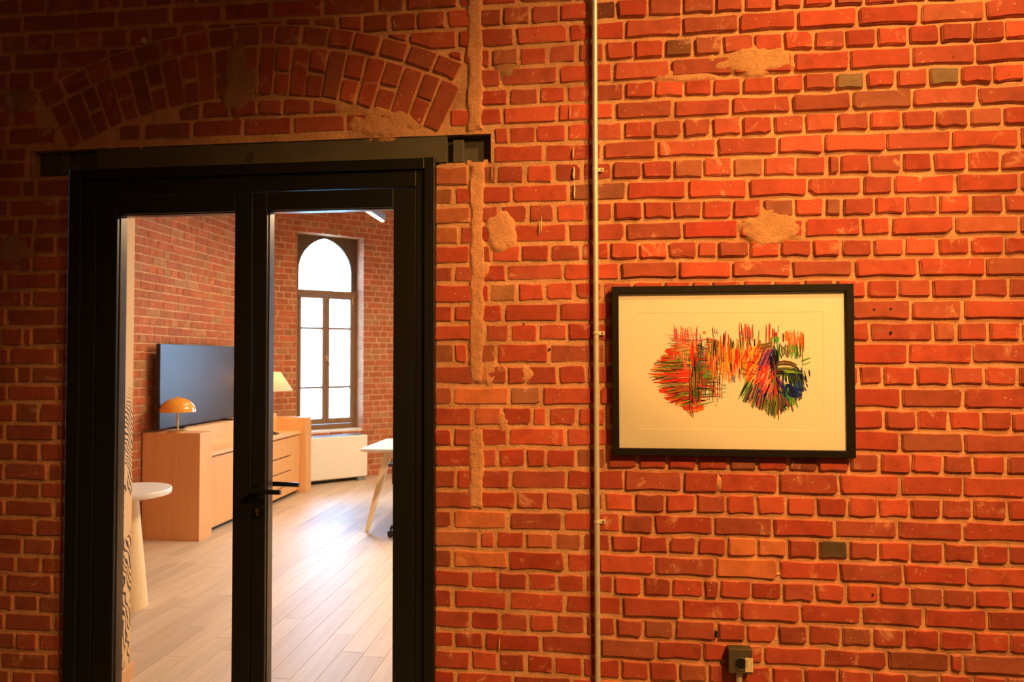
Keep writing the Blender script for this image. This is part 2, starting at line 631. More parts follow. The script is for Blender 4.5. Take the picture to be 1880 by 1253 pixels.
def joint_z(kk, x):
    if kk < -2: return joint_z(-2, x) + (-2 - kk) * PITCH_Z
    if kk > 32: return joint_z(32, x) - (kk - 32) * PITCH_Z
    pts = JOINT[kk]
    if x <= pts[0][0]: return pts[0][1]
    for (xa, za), (xb, zb) in zip(pts, pts[1:]):
        if x <= xb: return za + (zb - za) * (x - xa) / (xb - xa)
    return pts[-1][1]


# head joints of each course, left of the door / right of it (pixels)
RIGHT = {
 -1: [-50, 42, 136, 215, 314, 410, 497.5, 595, 692.5, 745, 842, 882, 949, 1055, 1165, 1272, 1380],
 0: [2, 50, 99, 144, 187, 236, 277, 330, 380, 427, 474, 523, 575, 621, 668, 717.5, 766, 820, 868, 922, 975, 1028, 1084, 1132, 1190, 1253, 1312, 1365, 1421, 1473, 1530, 1587, 1644, 1700, 1757],
 1: [712, 750, 842, 864, 946, 1044, 1147.5, 1252.5, 1355.5, 1462, 1573, 1688, 1807, 1925],
 2: [822, 850, 870, 902, 953, 1006, 1060.5, 1111, 1165.5, 1219, 1272.5, 1326, 1383, 1437, 1493.5, 1550, 1608, 1666, 1724, 1784, 1843, 1903],
 3: [842, 871, 921, 1025, 1126, 1231, 1345, 1455, 1559, 1672.5, 1790, 1910],
 4: [838, 870, 935, 989, 1041, 1092, 1146, 1201, 1256, 1308, 1361, 1421, 1474.5, 1532, 1587, 1643, 1702.5, 1761, 1821, 1880],
 5: [826, 870, 923, 1024, 1129, 1236, 1342, 1452, 1562.5, 1674, 1792.5, 1912],
 6: [906, 935.5, 984.5, 1040, 1092, 1144.5, 1200, 1253, 1305.5, 1361, 1417.5, 1476, 1535.5, 1595.5, 1654.5, 1715.5, 1777, 1839, 1901],
 7: [905, 1000.5, 1106, 1207, 1315, 1427, 1511.5, 1625.5, 1745, 1869.5, 1990],
 8: [797, 862, 912, 964, 1017.5, 1069.5, 1125, 1178, 1235, 1291, 1345, 1402.5, 1460.5, 1518, 1541, 1596, 1655, 1711, 1774, 1835, 1897],
 9: [797, 834, 885, 940, 1045.5, 1150.5, 1260.5, 1373, 1481.5, 1582.5, 1639, 1753, 1870, 1985],
 10: [797, 867, 918, 970, 1020.5, 1075.5, 1126, 1180, 1235, 1289, 1344, 1399, 1457, 1512, 1545, 1605, 1661, 1720, 1781, 1842.5, 1904],
 11: [797, 844, 880, 945, 1042.5, 1148, 1252.5, 1356, 1476, 1579, 1634.5, 1750, 1869.5, 1985],
 12: [797, 865, 904, 956, 1010.5, 1067, 1120, 1172, 1226, 1280, 1317.5, 1374.5, 1432, 1489, 1543, 1600.5, 1659.5, 1719, 1779, 1842, 1903],
 13: [797, 833, 875, 931, 1034.5, 1138.5, 1244, 1344, 1452, 1566, 1685, 1807, 1927],
 14: [797, 869, 899, 949, 1001, 1055, 1107.5, 1162.5, 1217.5, 1270, 1306, 1364, 1420, 1473, 1532.5, 1590, 1647.5, 1709, 1787, 1850, 1912],
 15: [797, 834, 880, 925, 1027.5, 1133, 1240, 1345, 1455, 1560, 1671, 1766, 1885],
 16: [797, 873, 891, 937, 988, 1042.5, 1096, 1150, 1205, 1260, 1315, 1370, 1430, 1485, 1540, 1596, 1712, 1754, 1812.5, 1874, 1935],
 17: [797, 834, 859, 880, 912, 1009, 1113, 1215, 1320, 1430, 1545, 1666, 1784, 1900],
 18: [797, 870, 893, 931, 966, 1024, 1078, 1131, 1185, 1240, 1295, 1350, 1405, 1460, 1517, 1577, 1619.5, 1679.5, 1743, 1805, 1867, 1930],
 19: [797, 832, 935, 994, 1101, 1205, 1310, 1420, 1535, 1652.5, 1767, 1885],
 20: [797, 869, 922, 977, 1006, 1060.5, 1114, 1168, 1222, 1277, 1332, 1388, 1445, 1503, 1562, 1621, 1682, 1740, 1800, 1856, 1918],
 21: [797, 831, 876, 934, 1039, 1142, 1248, 1355, 1440, 1545, 1652.5, 1767.5, 1885],
 22: [797, 871, 915.5, 966, 1003, 1058, 1114, 1170, 1225, 1280, 1336, 1390, 1445.5, 1501, 1557, 1614, 1670.5, 1729, 1785, 1846, 1907],
 23: [797, 838, 879, 939, 1041, 1146, 1253, 1319, 1428.5, 1539.5, 1652, 1767, 1884],
 24: [797, 869, 949, 1001, 1056, 1109.5, 1165, 1221, 1277.5, 1332.5, 1387.5, 1443, 1498, 1555, 1612, 1669, 1727.5, 1784, 1847, 1908],
 25: [797, 831, 933, 1034.5, 1141, 1199.5, 1310, 1418, 1531, 1647.5, 1766, 1886],
 26: [797, 882, 910, 964, 1019, 1069.5, 1122, 1173.5, 1227, 1279, 1334, 1389, 1445, 1502, 1557, 1612, 1670.5, 1730, 1790.5, 1850, 1912],
 27: [797, 832, 933, 1039, 1098, 1202.5, 1312.5, 1429.5, 1540, 1657.5, 1774, 1892],
 28: [797, 865, 916, 970, 1022.5, 1074, 1126, 1180, 1233, 1291, 1321, 1379, 1435, 1494, 1552, 1612.5, 1671, 1730, 1789, 1854, 1915],
 29: [797, 832, 934.5, 1037.5, 1142.5, 1251, 1358, 1468, 1580, 1695, 1812.5, 1930],
 30: [797, 864.5, 918, 970.5, 1021, 1075, 1130, 1182, 1238, 1315, 1368, 1427, 1483, 1544, 1600, 1660, 1724, 1787.5, 1851, 1913],
 31: [797, 834.5, 889, 994, 1102, 1205, 1291, 1401, 1511, 1627.5, 1741, 1767.5, 1885],
 32: [797, 864.5, 915, 965.5, 1017.5, 1070, 1140, 1192.5, 1245, 1300, 1361, 1415, 1476, 1536, 1600, 1665, 1725, 1786, 1847, 1910]}
LEFT = {
 -2: [-5, 39, 84, 131, 178, 224, 267, 316, 362, 410, 458, 510, 562, 614, 666, 718],
 1: [-60, 26, 111, 200, 290], 2: [-30, 16, 59, 104, 150], 3: [-40, 57, 122], 4: [-20, 22, 71, 127], 5: [-60, 16, 105, 141], 6: [-30, 10.5, 50],
 7: [-38, 48], 8: [-10, 41, 67, 136], 9: [-45, 19, 107, 136], 10: [-20, 32, 67, 136], 11: [-40, 11, 64, 103, 135], 12: [-10, 36, 61, 135],
 13: [-75, 13, 108, 135], 14: [-10, 43, 61, 134], 15: [-60, 14, 106, 134], 16: [2, 46, 61, 133], 17: [-60, 20, 106, 133], 18: [-10, 34, 61, 132],
 19: [-60, 16, 106, 131], 20: [-20, 29, 72.5, 130], 21: [-60, 11, 104.5, 130], 22: [-10, 31, 75, 129], 23: [-60, 11, 90, 129], 24: [-10, 30, 76, 128],
 25: [-60, 11.5, 101, 127], 26: [-25, 68, 127], 27: [-20, 43, 100, 126], 28: [-10, 31, 78, 126], 29: [-60, 12.6, 100, 126], 30: [-10, 26, 72, 126],
 31: [-60, 10, 99, 125], 32: [-10, 29, 71.5, 125]}
TYMP = {4: [328, 372, 425, 475, 521, 574, 622], 5: [218, 262, 355, 447, 538, 635, 732]}
OLIVE, DARKB, ORNG, BROWN = (.23, .145, .08), (.105, .062, .035), (.62, .18, .075), (.34, .12, .06)
SPECIAL = [(1562, 148, OLIVE), (1733, 138, OLIVE), (1118, 20, (.16, .06, .03)), (1243, 92, (.19, .085, .04)), (1531, 1007, DARKB), (1375, 303, (.38, .17, .08)),
           (1750, 22, (.42, .14, .07)), (1305, 42, (.36, .10, .055)), (1685, 1213, (.26, .085, .045)), (1362, 1003, ORNG), (1416, 1003, ORNG), (1370, 1041, ORNG),
           (883, 728, ORNG), (880, 955, ORNG), (883, 1028, ORNG), (838, 990, (.48, .20, .10)), (897, 765, (.52, .17, .08)), (923, 537, (.40, .22, .10)),
           (820, 430, (.42, .17, .07)), (1803, 400, (.46, .15, .07)), (1845, 450, (.36, .16, .075)), (1690, 575, (.40, .12, .06)), (1745, 605, (.44, .15, .075)),
           (1490, 850, (.26, .09, .05)), (1340, 850, (.32, .13, .075)), (1400, 1175, (.50, .12, .06)), (1265, 305, (.36, .14, .07)), (1790, 1100, (.30, .10, .05)),
           (1725, 1100, (.34, .10, .055)), (1575, 1167, (.33, .12, .065)), (1735, 345, (.52, .11, .055)), (1480, 215, (.46, .13, .06)), (1800, 210, (.42, .14, .075)),
           (1740, 175, (.46, .13, .07)), (940, 25, (.38, .115, .06)), (925, 105, (.34, .13, .065)), (940, 143, (.40, .11, .06)), (1300, 178, (.34, .12, .06)),
           (1310, 410, (.42, .06, .035)), (822, 315, (.42, .16, .07)), (830, 390, (.44, .17, .075)), (815, 360, (.30, .14, .06)), (830, 695, (.34, .09, .05)),
           (945, 728, (.40, .20, .10)), (1225, 495, (.40, .11, .055)), (985, 990, (.52, .17, .08)), (1050, 990, (.40, .15, .08)), (815, 1025, (.28, .10, .05))]

# the arch over the door
ARC, R_IN, R_MID, R_OUT = (-1.40, .92), 1.776, 1.989, 2.068
DOOR_L, DOOR_R, DOOR_T = -2.196, -.620, 2.405

wall_front = None
rngw = random.Random(11)


def h_noise(x, z):
    return noise.fractal(Vector((x * 9, 3.1, z * 9)), .8, 2.0, 4) * .0022 + noise.noise(Vector((x * 45, 7, z * 45))) * .0011


def in_opening(x0, x1, z0, z1):
    cx, cz = (x0 + x1) / 2, (z0 + z1) / 2
    if DOOR_L - .006 < cx < DOOR_R + .006 and cz < DOOR_T + .02: return True
    return -2.392 < cx < -.396 and 2.388 < cz < 2.500


WX0, WX1, WZ1 = -3.80, 3.20, 4.20
mb = MB()
cell = .02
nx, nz = int(round((WX1 - WX0) / cell)), int(round(WZ1 / cell))
for j in range(nz + 1):
    for i in range(nx + 1):
        x, z = WX0 + i * cell, j * cell
        mb.v.append((x, -h_noise(x, z), z))
for j in range(nz):
    for i in range(nx):
        x, z = WX0 + i * cell, j * cell
        if not in_opening(x, x + cell, z, z + cell):
            n = j * (nx + 1) + i
            mb.f.append((n, n + 1, n + nx + 2, n + nx + 1))
WB = .58
mb.box(WX0 - .3, DOOR_L - .008, .012, WB - .3, 0, 2.39)
mb.box(WX0 - .3, -2.44, WB - .3, WB, 0, 2.39)
mb.box(DOOR_R + .008, WX1 + .3, .012, WB, 0, 2.39)
mb.box(WX0 - .3, -2.392, .012, WB, 2.39, 2.50)
mb.box(-.396, WX1 + .3, .012, WB, 2.39, 2.50)
mb.box(-2.392, -.396, .17, WB, 2.415, 2.50)
mb.box(WX0 - .3, WX1 + .3, .012, WB, 2.50, WZ1 + .1)
wall_front = tag(mb.build('wall_front', M['mortar']), 'old red brick wall with a black double glass door', None, None, 'structure')

bw = Brickwork(wall_front, M['brick'], None)
arch_parent = None


def special(u0, u1, v0, v1, c):
    for (su, sv, sc) in SPECIAL:
        if u0 <= su <= u1 and v0 <= sv <= v1:
            return Vector(sc) if sc in (OLIVE, DARKB, ORNG) else Vector((sc[0], sc[1] * .76, sc[2] * .82))
    return c


def arch_clip(poly, keep_out):
    cx = sum(p[0] for p in poly) / len(poly); cz = sum(p[1] for p in poly) / len(poly)
    dx, dz = cx - ARC[0], cz - ARC[1]
    d = math.hypot(dx, dz)
    dx, dz = dx / d, dz / d
    if abs(math.degrees(math.atan2(dx, dz))) > 27.5 and keep_out: return poly
    if keep_out:
        r = R_OUT + .008
        return clip_half(poly, ARC[0] + dx * r, ARC[1] + dz * r, dx, dz)
    r = R_IN - .012
    return clip_half(poly, ARC[0] + dx * r, ARC[1] + dz * r, -dx, -dz)


def add_course(kk, edges, known_px, mode):
    """edges: wall x of the head joints"""
    for a, b in zip(edges, edges[1:]):
        if b - a < .015: continue
        right = .5 * (a + b)
        gx = rngw.uniform(.010, .015) if right > 0 else rngw.uniform(.010, .019)
        gz = rngw.uniform(.0150, .0195)
        x0, x1 = a + gx / 2, b - gx / 2
        if abs(a - DOOR_R) < .012: x0 = DOOR_R - .004
        if abs(b - DOOR_L) < .03 and b < -2.1: x1 = DOOR_L + .004
        jz = rngw.uniform(-.0015, .0015)
        poly = [(x0, joint_z(kk, x0) + gz / 2 + jz), (x1, joint_z(kk, x1) + gz / 2 + jz), (x1, joint_z(kk - 1, x1) - gz / 2 + jz), (x0, joint_z(kk - 1, x0) - gz / 2 + jz)]
        if mode == 'out' and kk >= -2: poly = arch_clip(poly, True)
        if mode == 'in': poly = arch_clip(poly, False)
        if len(poly) < 3: continue
        cx = sum(p[0] for p in poly) / len(poly); cz = sum(p[1] for p in poly) / len(poly)
        if in_opening(cx, cx, cz, cz) or (DOOR_L + .02 < cx < DOOR_R - .02 and cz < 2.5): continue
        q = [proj((p[0], 0, p[1])) for p in poly]
        us = [max(0, min(1880, t[0])) for t in q]; vv = [max(0, min(1253, t[1])) for t in q]
        prio = (max(us) - min(us)) * (max(vv) - min(vv))
        if min(us) > 1126 and max(us) < 1566 and min(vv) > 530 and max(vv) < 836: prio = 0
        if (max(us) - min(us)) < 8 or (max(vv) - min(vv)) < 8: prio = 0
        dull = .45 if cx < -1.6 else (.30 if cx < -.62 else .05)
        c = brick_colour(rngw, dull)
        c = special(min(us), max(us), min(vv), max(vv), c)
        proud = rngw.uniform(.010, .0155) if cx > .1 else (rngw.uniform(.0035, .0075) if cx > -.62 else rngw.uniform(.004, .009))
        bw.add(poly, proud, .006, rngw, c, prio)


def px_edges(kk, us):
    out = []
    for u in us:
        v = .5 * (joint_px(kk, u) + (joint_px(kk - 1, u) if kk - 1 in JX else joint_px(kk, u) - 34))
        out.append(wall_pt(u, v)[0])
    return out


def extend(edges, kk, lo, hi):
    step = .222 if kk % 2 else .112
    e = list(edges)
    if lo is not None:
        while e[0] > lo: e.insert(0, e[0] - step * rngw.uniform(.94, 1.06))
    if hi is not None:
        while e[-1] < hi: e.append(e[-1] + step * rngw.uniform(.94, 1.06))
    return e


for kk in range(-17, 41):
    if kk in RIGHT or kk in LEFT:
        if kk in RIGHT:
            e = px_edges(kk, RIGHT[kk])
            e = extend(e, kk, WX0 if kk in (-1, 0) else None, WX1 - .1)
            add_course(kk, e, True, 'out')
        if kk in LEFT:
            e = extend(px_edges(kk, LEFT[kk]), kk, WX0, WX1 - .1 if kk == -2 else None)
            add_course(kk, e, True, 'out')
        if kk in TYMP: add_course(kk, px_edges(kk, TYMP[kk]), True, 'in')
    else:
        if joint_z(kk, 0) < -.03 or joint_z(kk, 0) > WZ1: continue
        s0 = .11 * (kk % 3) / 2
        add_course(kk, extend([DOOR_R, DOOR_R + .08 + s0], kk, WX0 if kk < 0 else None, WX1 - .1), False, 'out')
        if kk > 0: add_course(kk, extend([DOOR_L - .09 - s0, DOOR_L], kk, WX0, None), False, 'out')
print('front wall bricks', bw.finish(300))

arch = tag(MB().prism([(ARC[0] + r * math.sin(R(t)), ARC[1] + r * math.cos(R(t))) for r, ts in ((R_OUT, range(-27, 28, 3)), (R_IN - .005, range(27, -28, -3))) for t in ts], .001, .010)
           .build('relieving_arch', M['mortar'], wall_front), 'segmental brick arch of upright bricks above the door')
ab = Brickwork(arch, M['brick'], None)
VO = [-27.4, -25.12, -22.76, -20.8, -18.5, -16.27, -13.97, -11.79, -9.4, -7.15, -4.9, -2.8, -.9, 1.0, 3.1, 5.2, 7.45, 9.8, 12.05, 14.5, 16.85, 19.25, 21.7, 23.95, 26.5]
FULL = lambda i: (i % 2 == 1)


def polar(t, r):
    return ARC[0] + r * math.sin(R(t)), ARC[1] + r * math.cos(R(t))


for i, (a, b) in enumerate(zip(VO, VO[1:])):
    g = .0055
    dt = math.degrees(g / 1.88)
    spans = [(R_IN + .002, R_MID - .012)] if FULL(i) else [(R_IN + .002, 1.868 + rngw.uniform(-.01, .01)), (1.882 + rngw.uniform(-.006, .006), R_MID - .012)]
    for (r0, r1) in spans:
        if r0 > r1 - .03: continue
        poly = [polar(a + dt, r0), polar(b - dt, r0), polar(b - dt, r1), polar(a + dt, r1)]
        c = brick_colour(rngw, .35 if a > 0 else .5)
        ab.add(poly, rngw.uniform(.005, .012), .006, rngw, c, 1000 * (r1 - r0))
OU = [-27.8, -24.7, -21.25, -18.19, -14.84, -11.5, -8.4, -5.35, -2.0, 1.16, 2.82, 6.08, 9.37, 12.37, 15.67, 19.03, 22.41, 25.5]
for a, b in zip(OU, OU[1:]):
    dt = math.degrees(.0065 / R_OUT)
    poly = [polar(a + dt, R_MID + .004), polar(b - dt, R_MID + .004), polar(b - dt, R_OUT - .002), polar(a + dt, R_OUT - .002)]
    ab.add(poly, rngw.uniform(.005, .011), .006, rngw, brick_colour(rngw, .4), 500)
ab.finish(300)


# mortar smears, filled chase and patches lying over the bricks
def patch(name, u0, v0, u1, v1, mat, height=.012, soft=.35, shape='ellipse', seed=0, label=None, rough=1.0):
    xa, za = wall_pt(u0, v0); xb, zb = wall_pt(u1, v1)
    cx, cz, rx, rz = (xa + xb) / 2, (za + zb) / 2, abs(xb - xa) / 2, abs(zb - za) / 2
    st = .008 if max(rx, rz) < .4 else .0085
    nx2, nz2 = int(2.5 * rx / st) + 2, int(2.5 * rz / st) + 2
    if shape == 'strip': nx2, nz2 = int(3.2 * rx / st) + 2, int(2.06 * rz / st) + 2
    m2 = MB(); H2 = []
    for j in range(nz2 + 1):
        for i in range(nx2 + 1):
            x, z = cx + (i - nx2 / 2) * st, cz + (j - nz2 / 2) * st
            nn = noise.fractal(Vector((x * 14 + seed, seed * 1.7, z * 14)), .9, 2.1, 4)
            if shape == 'strip':
                e = 1.25 - abs(x - cx) / rx + nn * .26 * rough
                e = min(e, (rz - abs(z - cz)) / .03 + nn * .5)
            else:
                e = 1.12 - math.hypot((x - cx) / rx, (z - cz) / rz) + nn * .33 * rough
            t = max(0.0, min(1.0, e / soft))
            hh = height * (t * t * (3 - 2 * t)) + noise.fractal(Vector((x * 40, seed, z * 40)), .9, 2, 3) * .0016 * rough
            H2.append(e)
            m2.v.append((x, -hh + .002 if e > 0 else .004, z))
    for j in range(nz2):
        for i in range(nx2):
            n = j * (nx2 + 1) + i
            q = (n, n + 1, n + nx2 + 2, n + nx2 + 1)
            if max(H2[t] for t in q) > 0: m2.f.append(q)
    o = m2.build(name, mat, wall_front, smooth=True)
    if label: tag(o, label)
    return o


patch('plaster_strip', 860, -60, 886, 243, M['patch'], .0125, .45, 'strip', 1, 'vertical mortar filled chase above the lintel end')
patch('plaster_strip', 864, 298, 889, 708, M['patch'], .0115, .45, 'strip', 2, 'vertical mortar filled chase beside the door')
patch('plaster_strip', 862, 784, 888, 940, M['patch'], .0115, .45, 'strip', 21, 'lower piece of the mortar filled chase')
patch('mortar_patch', 1300, 90, 1464, 142, M['patch_pale'], .018, .45, 'ellipse', 3, 'pale mortar patch smeared over bricks')
patch('mortar_patch', 1350, 384, 1482, 456, M['patch_pale'], .018, .45, 'ellipse', 4, 'rough pale mortar patch above the picture')
patch('mortar_patch', 888, 386, 950, 462, M['patch'], .014, .4, 'ellipse', 5, 'round mortar patch right of the filled chase')
patch('mortar_patch', 402, 84, 482, 214, M['patch_grey'], .013, .5, 'ellipse', 6, 'brown smear across the crown of the arch')
patch('mortar_patch', 640, 196, 772, 250, M['patch'], .009, .5, 'ellipse', 7)
patch('mortar_patch', 505, 176, 660, 206, M['patch'], .008, .6, 'ellipse', 8)
patch('mortar_patch', 10, 158, 66, 208, M['patch_grey'], .012, .6, 'ellipse', 9)
patch('mortar_patch', -10, 432, 66, 486, M['patch_grey'], .012, .6, 'ellipse', 10)
patch('mortar_patch', 884, 640, 914, 716, M['patch'], .009, .6, 'ellipse', 12)
patch('mortar_patch', 912, 744, 940, 792, M['patch'], .009, .6, 'ellipse', 13)
patch('mortar_patch', 952, 670, 980, 706, M['patch'], .009, .6, 'ellipse', 14)
patch('mortar_patch', 908, 92, 962, 162, M['patch_grey'], .0085, .9, 'ellipse', 15)
patch('mortar_patch', 868, 466, 905, 520, M['patch'], .009, .7, 'ellipse', 16)
patch('mortar_patch', 1312, 874, 1330, 905, M['patch'], .014, .5, 'ellipse', 17)
patch('mortar_patch', 1320, 1045, 1450, 1062, M['patch'], .010, .5, 'ellipse', 18)
patch('mortar_patch', 180, 208, 300, 262, M['patch'], .006, .6, 'ellipse', 19)
patch('mortar_patch', 1190, 130, 1320, 152, M['patch'], .014, .5, 'ellipse', 20)
# drips of cream paint and one chip of plaster
for (u, v0, v1, w) in ((1046.5, 195, 219, 1.7), (1052.5, 273, 292, 3.0), (1053.5, 308, 330, 4.2), (1054.5, 340, 365, 3.2), (994, 398, 428, 2.0), (990.5, 405, 432, 1.6), (917, 1170, 1192, 2.0), (904, 305, 330, 1.4)):
    xa, za = wall_pt(u, v0); xb, zb = wall_pt(u, v1)
    ww = w * .0021
    mb = MB()
    pts = [(xa, -.011, za), (xa + ww * .15, -.0125, za * .7 + zb * .3), (xa - ww * .1, -.013, za * .3 + zb * .7), (xb, -.011, zb)]
    mb.tube(pts, [ww * .25, ww * .45, ww * .6, ww * .3], 6).build('paint_drip', M['paint'], wall_front, smooth=True)
for (u, v, r_) in ((1602, 569, .0038), (1632.5, 568, .0042), (1633, 611, .0045), (1009, 641.5, .0042), (1314, 1160, .005), (1314.5, 1166, .004), (1600, 1090, .003), (962, 595, .003)):
    xa, za = wall_pt(u, v)
    MB().tube([(xa, .004, za), (xa, -.0165 if u > 1100 else -.0085, za)], r_, 10).build('drill_hole', M['black'], wall_front, smooth=True)
xa, za = wall_pt(268, 77)
MB().lathe([(.004, za - .012), (.011, za - .006), (.012, za + .003), (.004, za + .014)], xa, -.012, 7).build('plaster_chip', M['paint'], wall_front, smooth=True)

# ------------------------------------------------------------------ shells of the two rooms
CEIL = 4.2
tag(MB().box(-4.3, 3.5, -6.2, .0, -.1, 0).build('floor_hall', M['floor_hall']), 'dark stone floor of the hall', None, None, 'structure')
tag(MB().box(WX0 - .2, WX0, -6.2, -.03, 0, CEIL).build('wall_hall_left', M['plaster_dark']), kind='structure')
tag(MB().box(WX1, WX1 + .2, -6.2, -.03, 0, CEIL).build('wall_hall_right', M['plaster_dark']), kind='structure')
tag(MB().box(WX0 - .2, WX1 + .2, -6.4, -6.2, 0, CEIL).build('wall_hall_back', M['plaster_dark']), kind='structure')
tag(MB().box(-4.6, 3.6, -6.4, 10.4, CEIL + .001, CEIL + .15).build('ceiling', M['plaster']), kind='structure')

# inner room: floor of long boards running away from the door
floor = tag(MB().box(-4.6, 3.6, .0, 10.4, -.12, -.012).build('floor', plain('sub_floor', (.10, .065, .04), .9)), 'pale oak plank floor of the room behind', None, None, 'structure')


def seen(p, grow=6):
    q = proj(p)
    if q is None: return False
    u, v = q
    return (222 - grow < u < 432 + grow or 496 - grow < u < 724 + grow) and 378 - grow < v < 1253 + grow


PL_W = .132
rngp = random.Random(5)
planks, prest = [], []
x = -4.02
while x < 3.2:
    y = .10 - rngp.uniform(0, 1.2)
    while y < 9.5:
        L = rngp.uniform(.85, 1.5)
        a, b = max(y, .09), min(y + L, 9.6)
        if b - a > .05:
            # window wall cuts the far left corner
            vis = any(seen((x + PL_W * fx, a + (b - a) * fy, 0)) for fx in (.1, .5, .9) for fy in (0, .2, .4, .6, .8, 1))
            (planks if vis else prest).append((x, a, b))
        y += L
    x += PL_W


def plank_mesh(mb, x, a, b):
    g = .0007
    mb.hexa([(x + g, a + g, -.014), (x + PL_W - g, a + g, -.014), (x + PL_W - g, b - g, -.014), (x + g, b - g, -.014)],
            [(x + g, a + g, -.0015), (x + PL_W - g, a + g, -.0015), (x + PL_W - g, b - g, -.0015), (x + g, b - g, -.0015)])
    mb.hexa([(x + g, a + g, -.0015), (x + PL_W - g, a + g, -.0015), (x + PL_W - g, b - g, -.0015), (x + g, b - g, -.0015)],
            [(x + g * 2.3, a + g * 2.3, 0), (x + PL_W - g * 2.3, a + g * 2.3, 0), (x + PL_W - g * 2.3, b - g * 2.3, 0), (x + g * 2.3, b - g * 2.3, 0)])


for (x, a, b) in planks:
    mb = MB()
    plank_mesh(mb, -PL_W / 2, -(b - a) / 2, (b - a) / 2)
    o = mb.build('plank', M['plank'], floor)
    o.location = (x + PL_W / 2, (a + b) / 2, 0)
mb = MB()
for t in prest: plank_mesh(mb, *t)
tag(mb.build('plank_field', M['plank'], floor), kind='stuff')
print('planks', len(planks), len(prest))

# left wall of the inner room (behind the sideboard), seen along its length
TVW = tag(MB().box(WB, 6.2, 0, .3, 0, CEIL).build('wall_inner_left', M['mortar_inner']), 'receding red brick wall behind the wooden sideboard', None, None, 'structure')
TVW.location = (-4.02, 0, 0)
TVW.rotation_euler = (0, 0, R(90))
WIN = empty('wall_inner_window')
tag(WIN, 'angled brick wall around the arched window', None, None, 'structure')
WIN.location = P0
WIN.rotation_euler = (0, 0, WIN_ROT)
OP0, OP1, OPB, OPT = .262, 1.192, .60, 3.29
WEND = 3.0


def generic_wall(parent, m4, x0, x1, z0, z1, rng, proud=(.004, .009), opening=None, pitch=PITCH_Z, zoff=0.0, dull=.12, rest='brickwork'):
    b = Brickwork(parent, M['brick_inner'], None)
    kk = 0
    z = z0 + zoff
    while z < z1:
        st = .222 if kk % 2 else .111
        x = x0 - rng.uniform(0, .02) - (.055 if kk % 2 else 0) - (.11 if kk % 4 == 3 else 0)
        spans = []
        while x < x1:
            w = st * rng.uniform(.95, 1.05)
            spans.append((max(x, x0), min(x + w, x1)))
            x += w
        for (a, c2) in spans:
            if opening and z + pitch * .5 > opening[2] and z + pitch * .5 < opening[3]:
                if a > opening[0] - .035 and c2 < opening[1] + .035: continue
                if a < opening[0] and c2 > opening[0] - .035: c2 = opening[0]
                if c2 > opening[1] and a < opening[1] + .035: a = opening[1]
            if c2 - a < .03: continue
            g = rng.uniform(.010, .015)
            edge_l = opening and abs(c2 - opening[0]) < 1e-6
            edge_r = opening and abs(a - opening[1]) < 1e-6
            xa, xb = (a - .006 if edge_r else a + g / 2), (c2 + .006 if edge_l else c2 - g / 2)
            poly = [(xa, z + g / 2), (xb, z + g / 2), (xb, z + pitch - g / 2), (xa, z + pitch - g / 2)]
            wp = m4 @ Vector(((a + c2) / 2, 0, z + pitch / 2))
            pr = 0
            if seen(wp, 2):
                q0, q1 = proj(m4 @ Vector((xa, 0, z))), proj(m4 @ Vector((xb, 0, z + pitch)))
                pr = abs(q1[0] - q0[0]) * abs(q1[1] - q0[1])
                if abs(q1[0] - q0[0]) < 4: pr = 0
            cc = brick_colour(rng, dull)
            if rng.random() < .22: cc = cc.lerp(Vector((.36, .20, .12)), .6)
            cc = cc.lerp(Vector((.46, .20, .115)), .35)
            cc = Vector((cc.x * 1.05, cc.y * 1.12, cc.z * .80))
            b.add(poly, rng.uniform(*proud), .16 if (edge_l or edge_r) else .004, rng, cc, pr, jit=.002)
        z += pitch
        kk += 1
    return b.finish(300, rest)


m4 = Matrix.Translation((-4.02, 0, 0)) @ Matrix.Rotation(R(90), 4, 'Z')
print('left wall', generic_wall(TVW, m4, WB, 5.86, 0, CEIL, random.Random(21), (.006, .013)))
m4 = Matrix.Translation(P0) @ Matrix.Rotation(WIN_ROT, 4, 'Z')
mb = MB()
mb.box(-.25, OP0, .0, .5, 0, CEIL).box(OP1, WEND, .0, .5, 0, CEIL).box(OP0, OP1, .0, .5, OPT, CEIL).box(OP0, OP1, .0, .5, 0, OPB)
mb.build('masonry', M['mortar_inner'], WIN)
print('window wall', generic_wall(WIN, m4, 0, WEND, 0, CEIL, random.Random(22), (.004, .009), (OP0, OP1, OPB, OPT)))
patch_w = MB()
# the rest of the shell (plain plaster, out of the photograph)
ex = P0 + Matrix.Rotation(WIN_ROT, 3, 'Z') @ Vector((WEND, 0, 0))
W2A, W2B, W2Z0, W2Z1 = -.95, .05, .75, 3.2
mb = MB()
mb.box(ex.x - .3, W2A, ex.y, ex.y + .35, 0, CEIL).box(W2B, 3.3, ex.y, ex.y + .35, 0, CEIL).box(W2A, W2B, ex.y, ex.y + .35, 0, W2Z0).box(W2A, W2B, ex.y, ex.y + .35, W2Z1, CEIL)
tag(mb.build('wall_inner_back', M['plaster']), kind='structure')
tag(MB().box(3.2, 3.5, WB, ex.y + .4, 0, CEIL).build('wall_inner_right', M['plaster']), kind='structure')
tag(MB().box(-4.02, -3.995, WB, 3.0, 0, .07).build('baseboard_left', M['oak']), kind='structure')

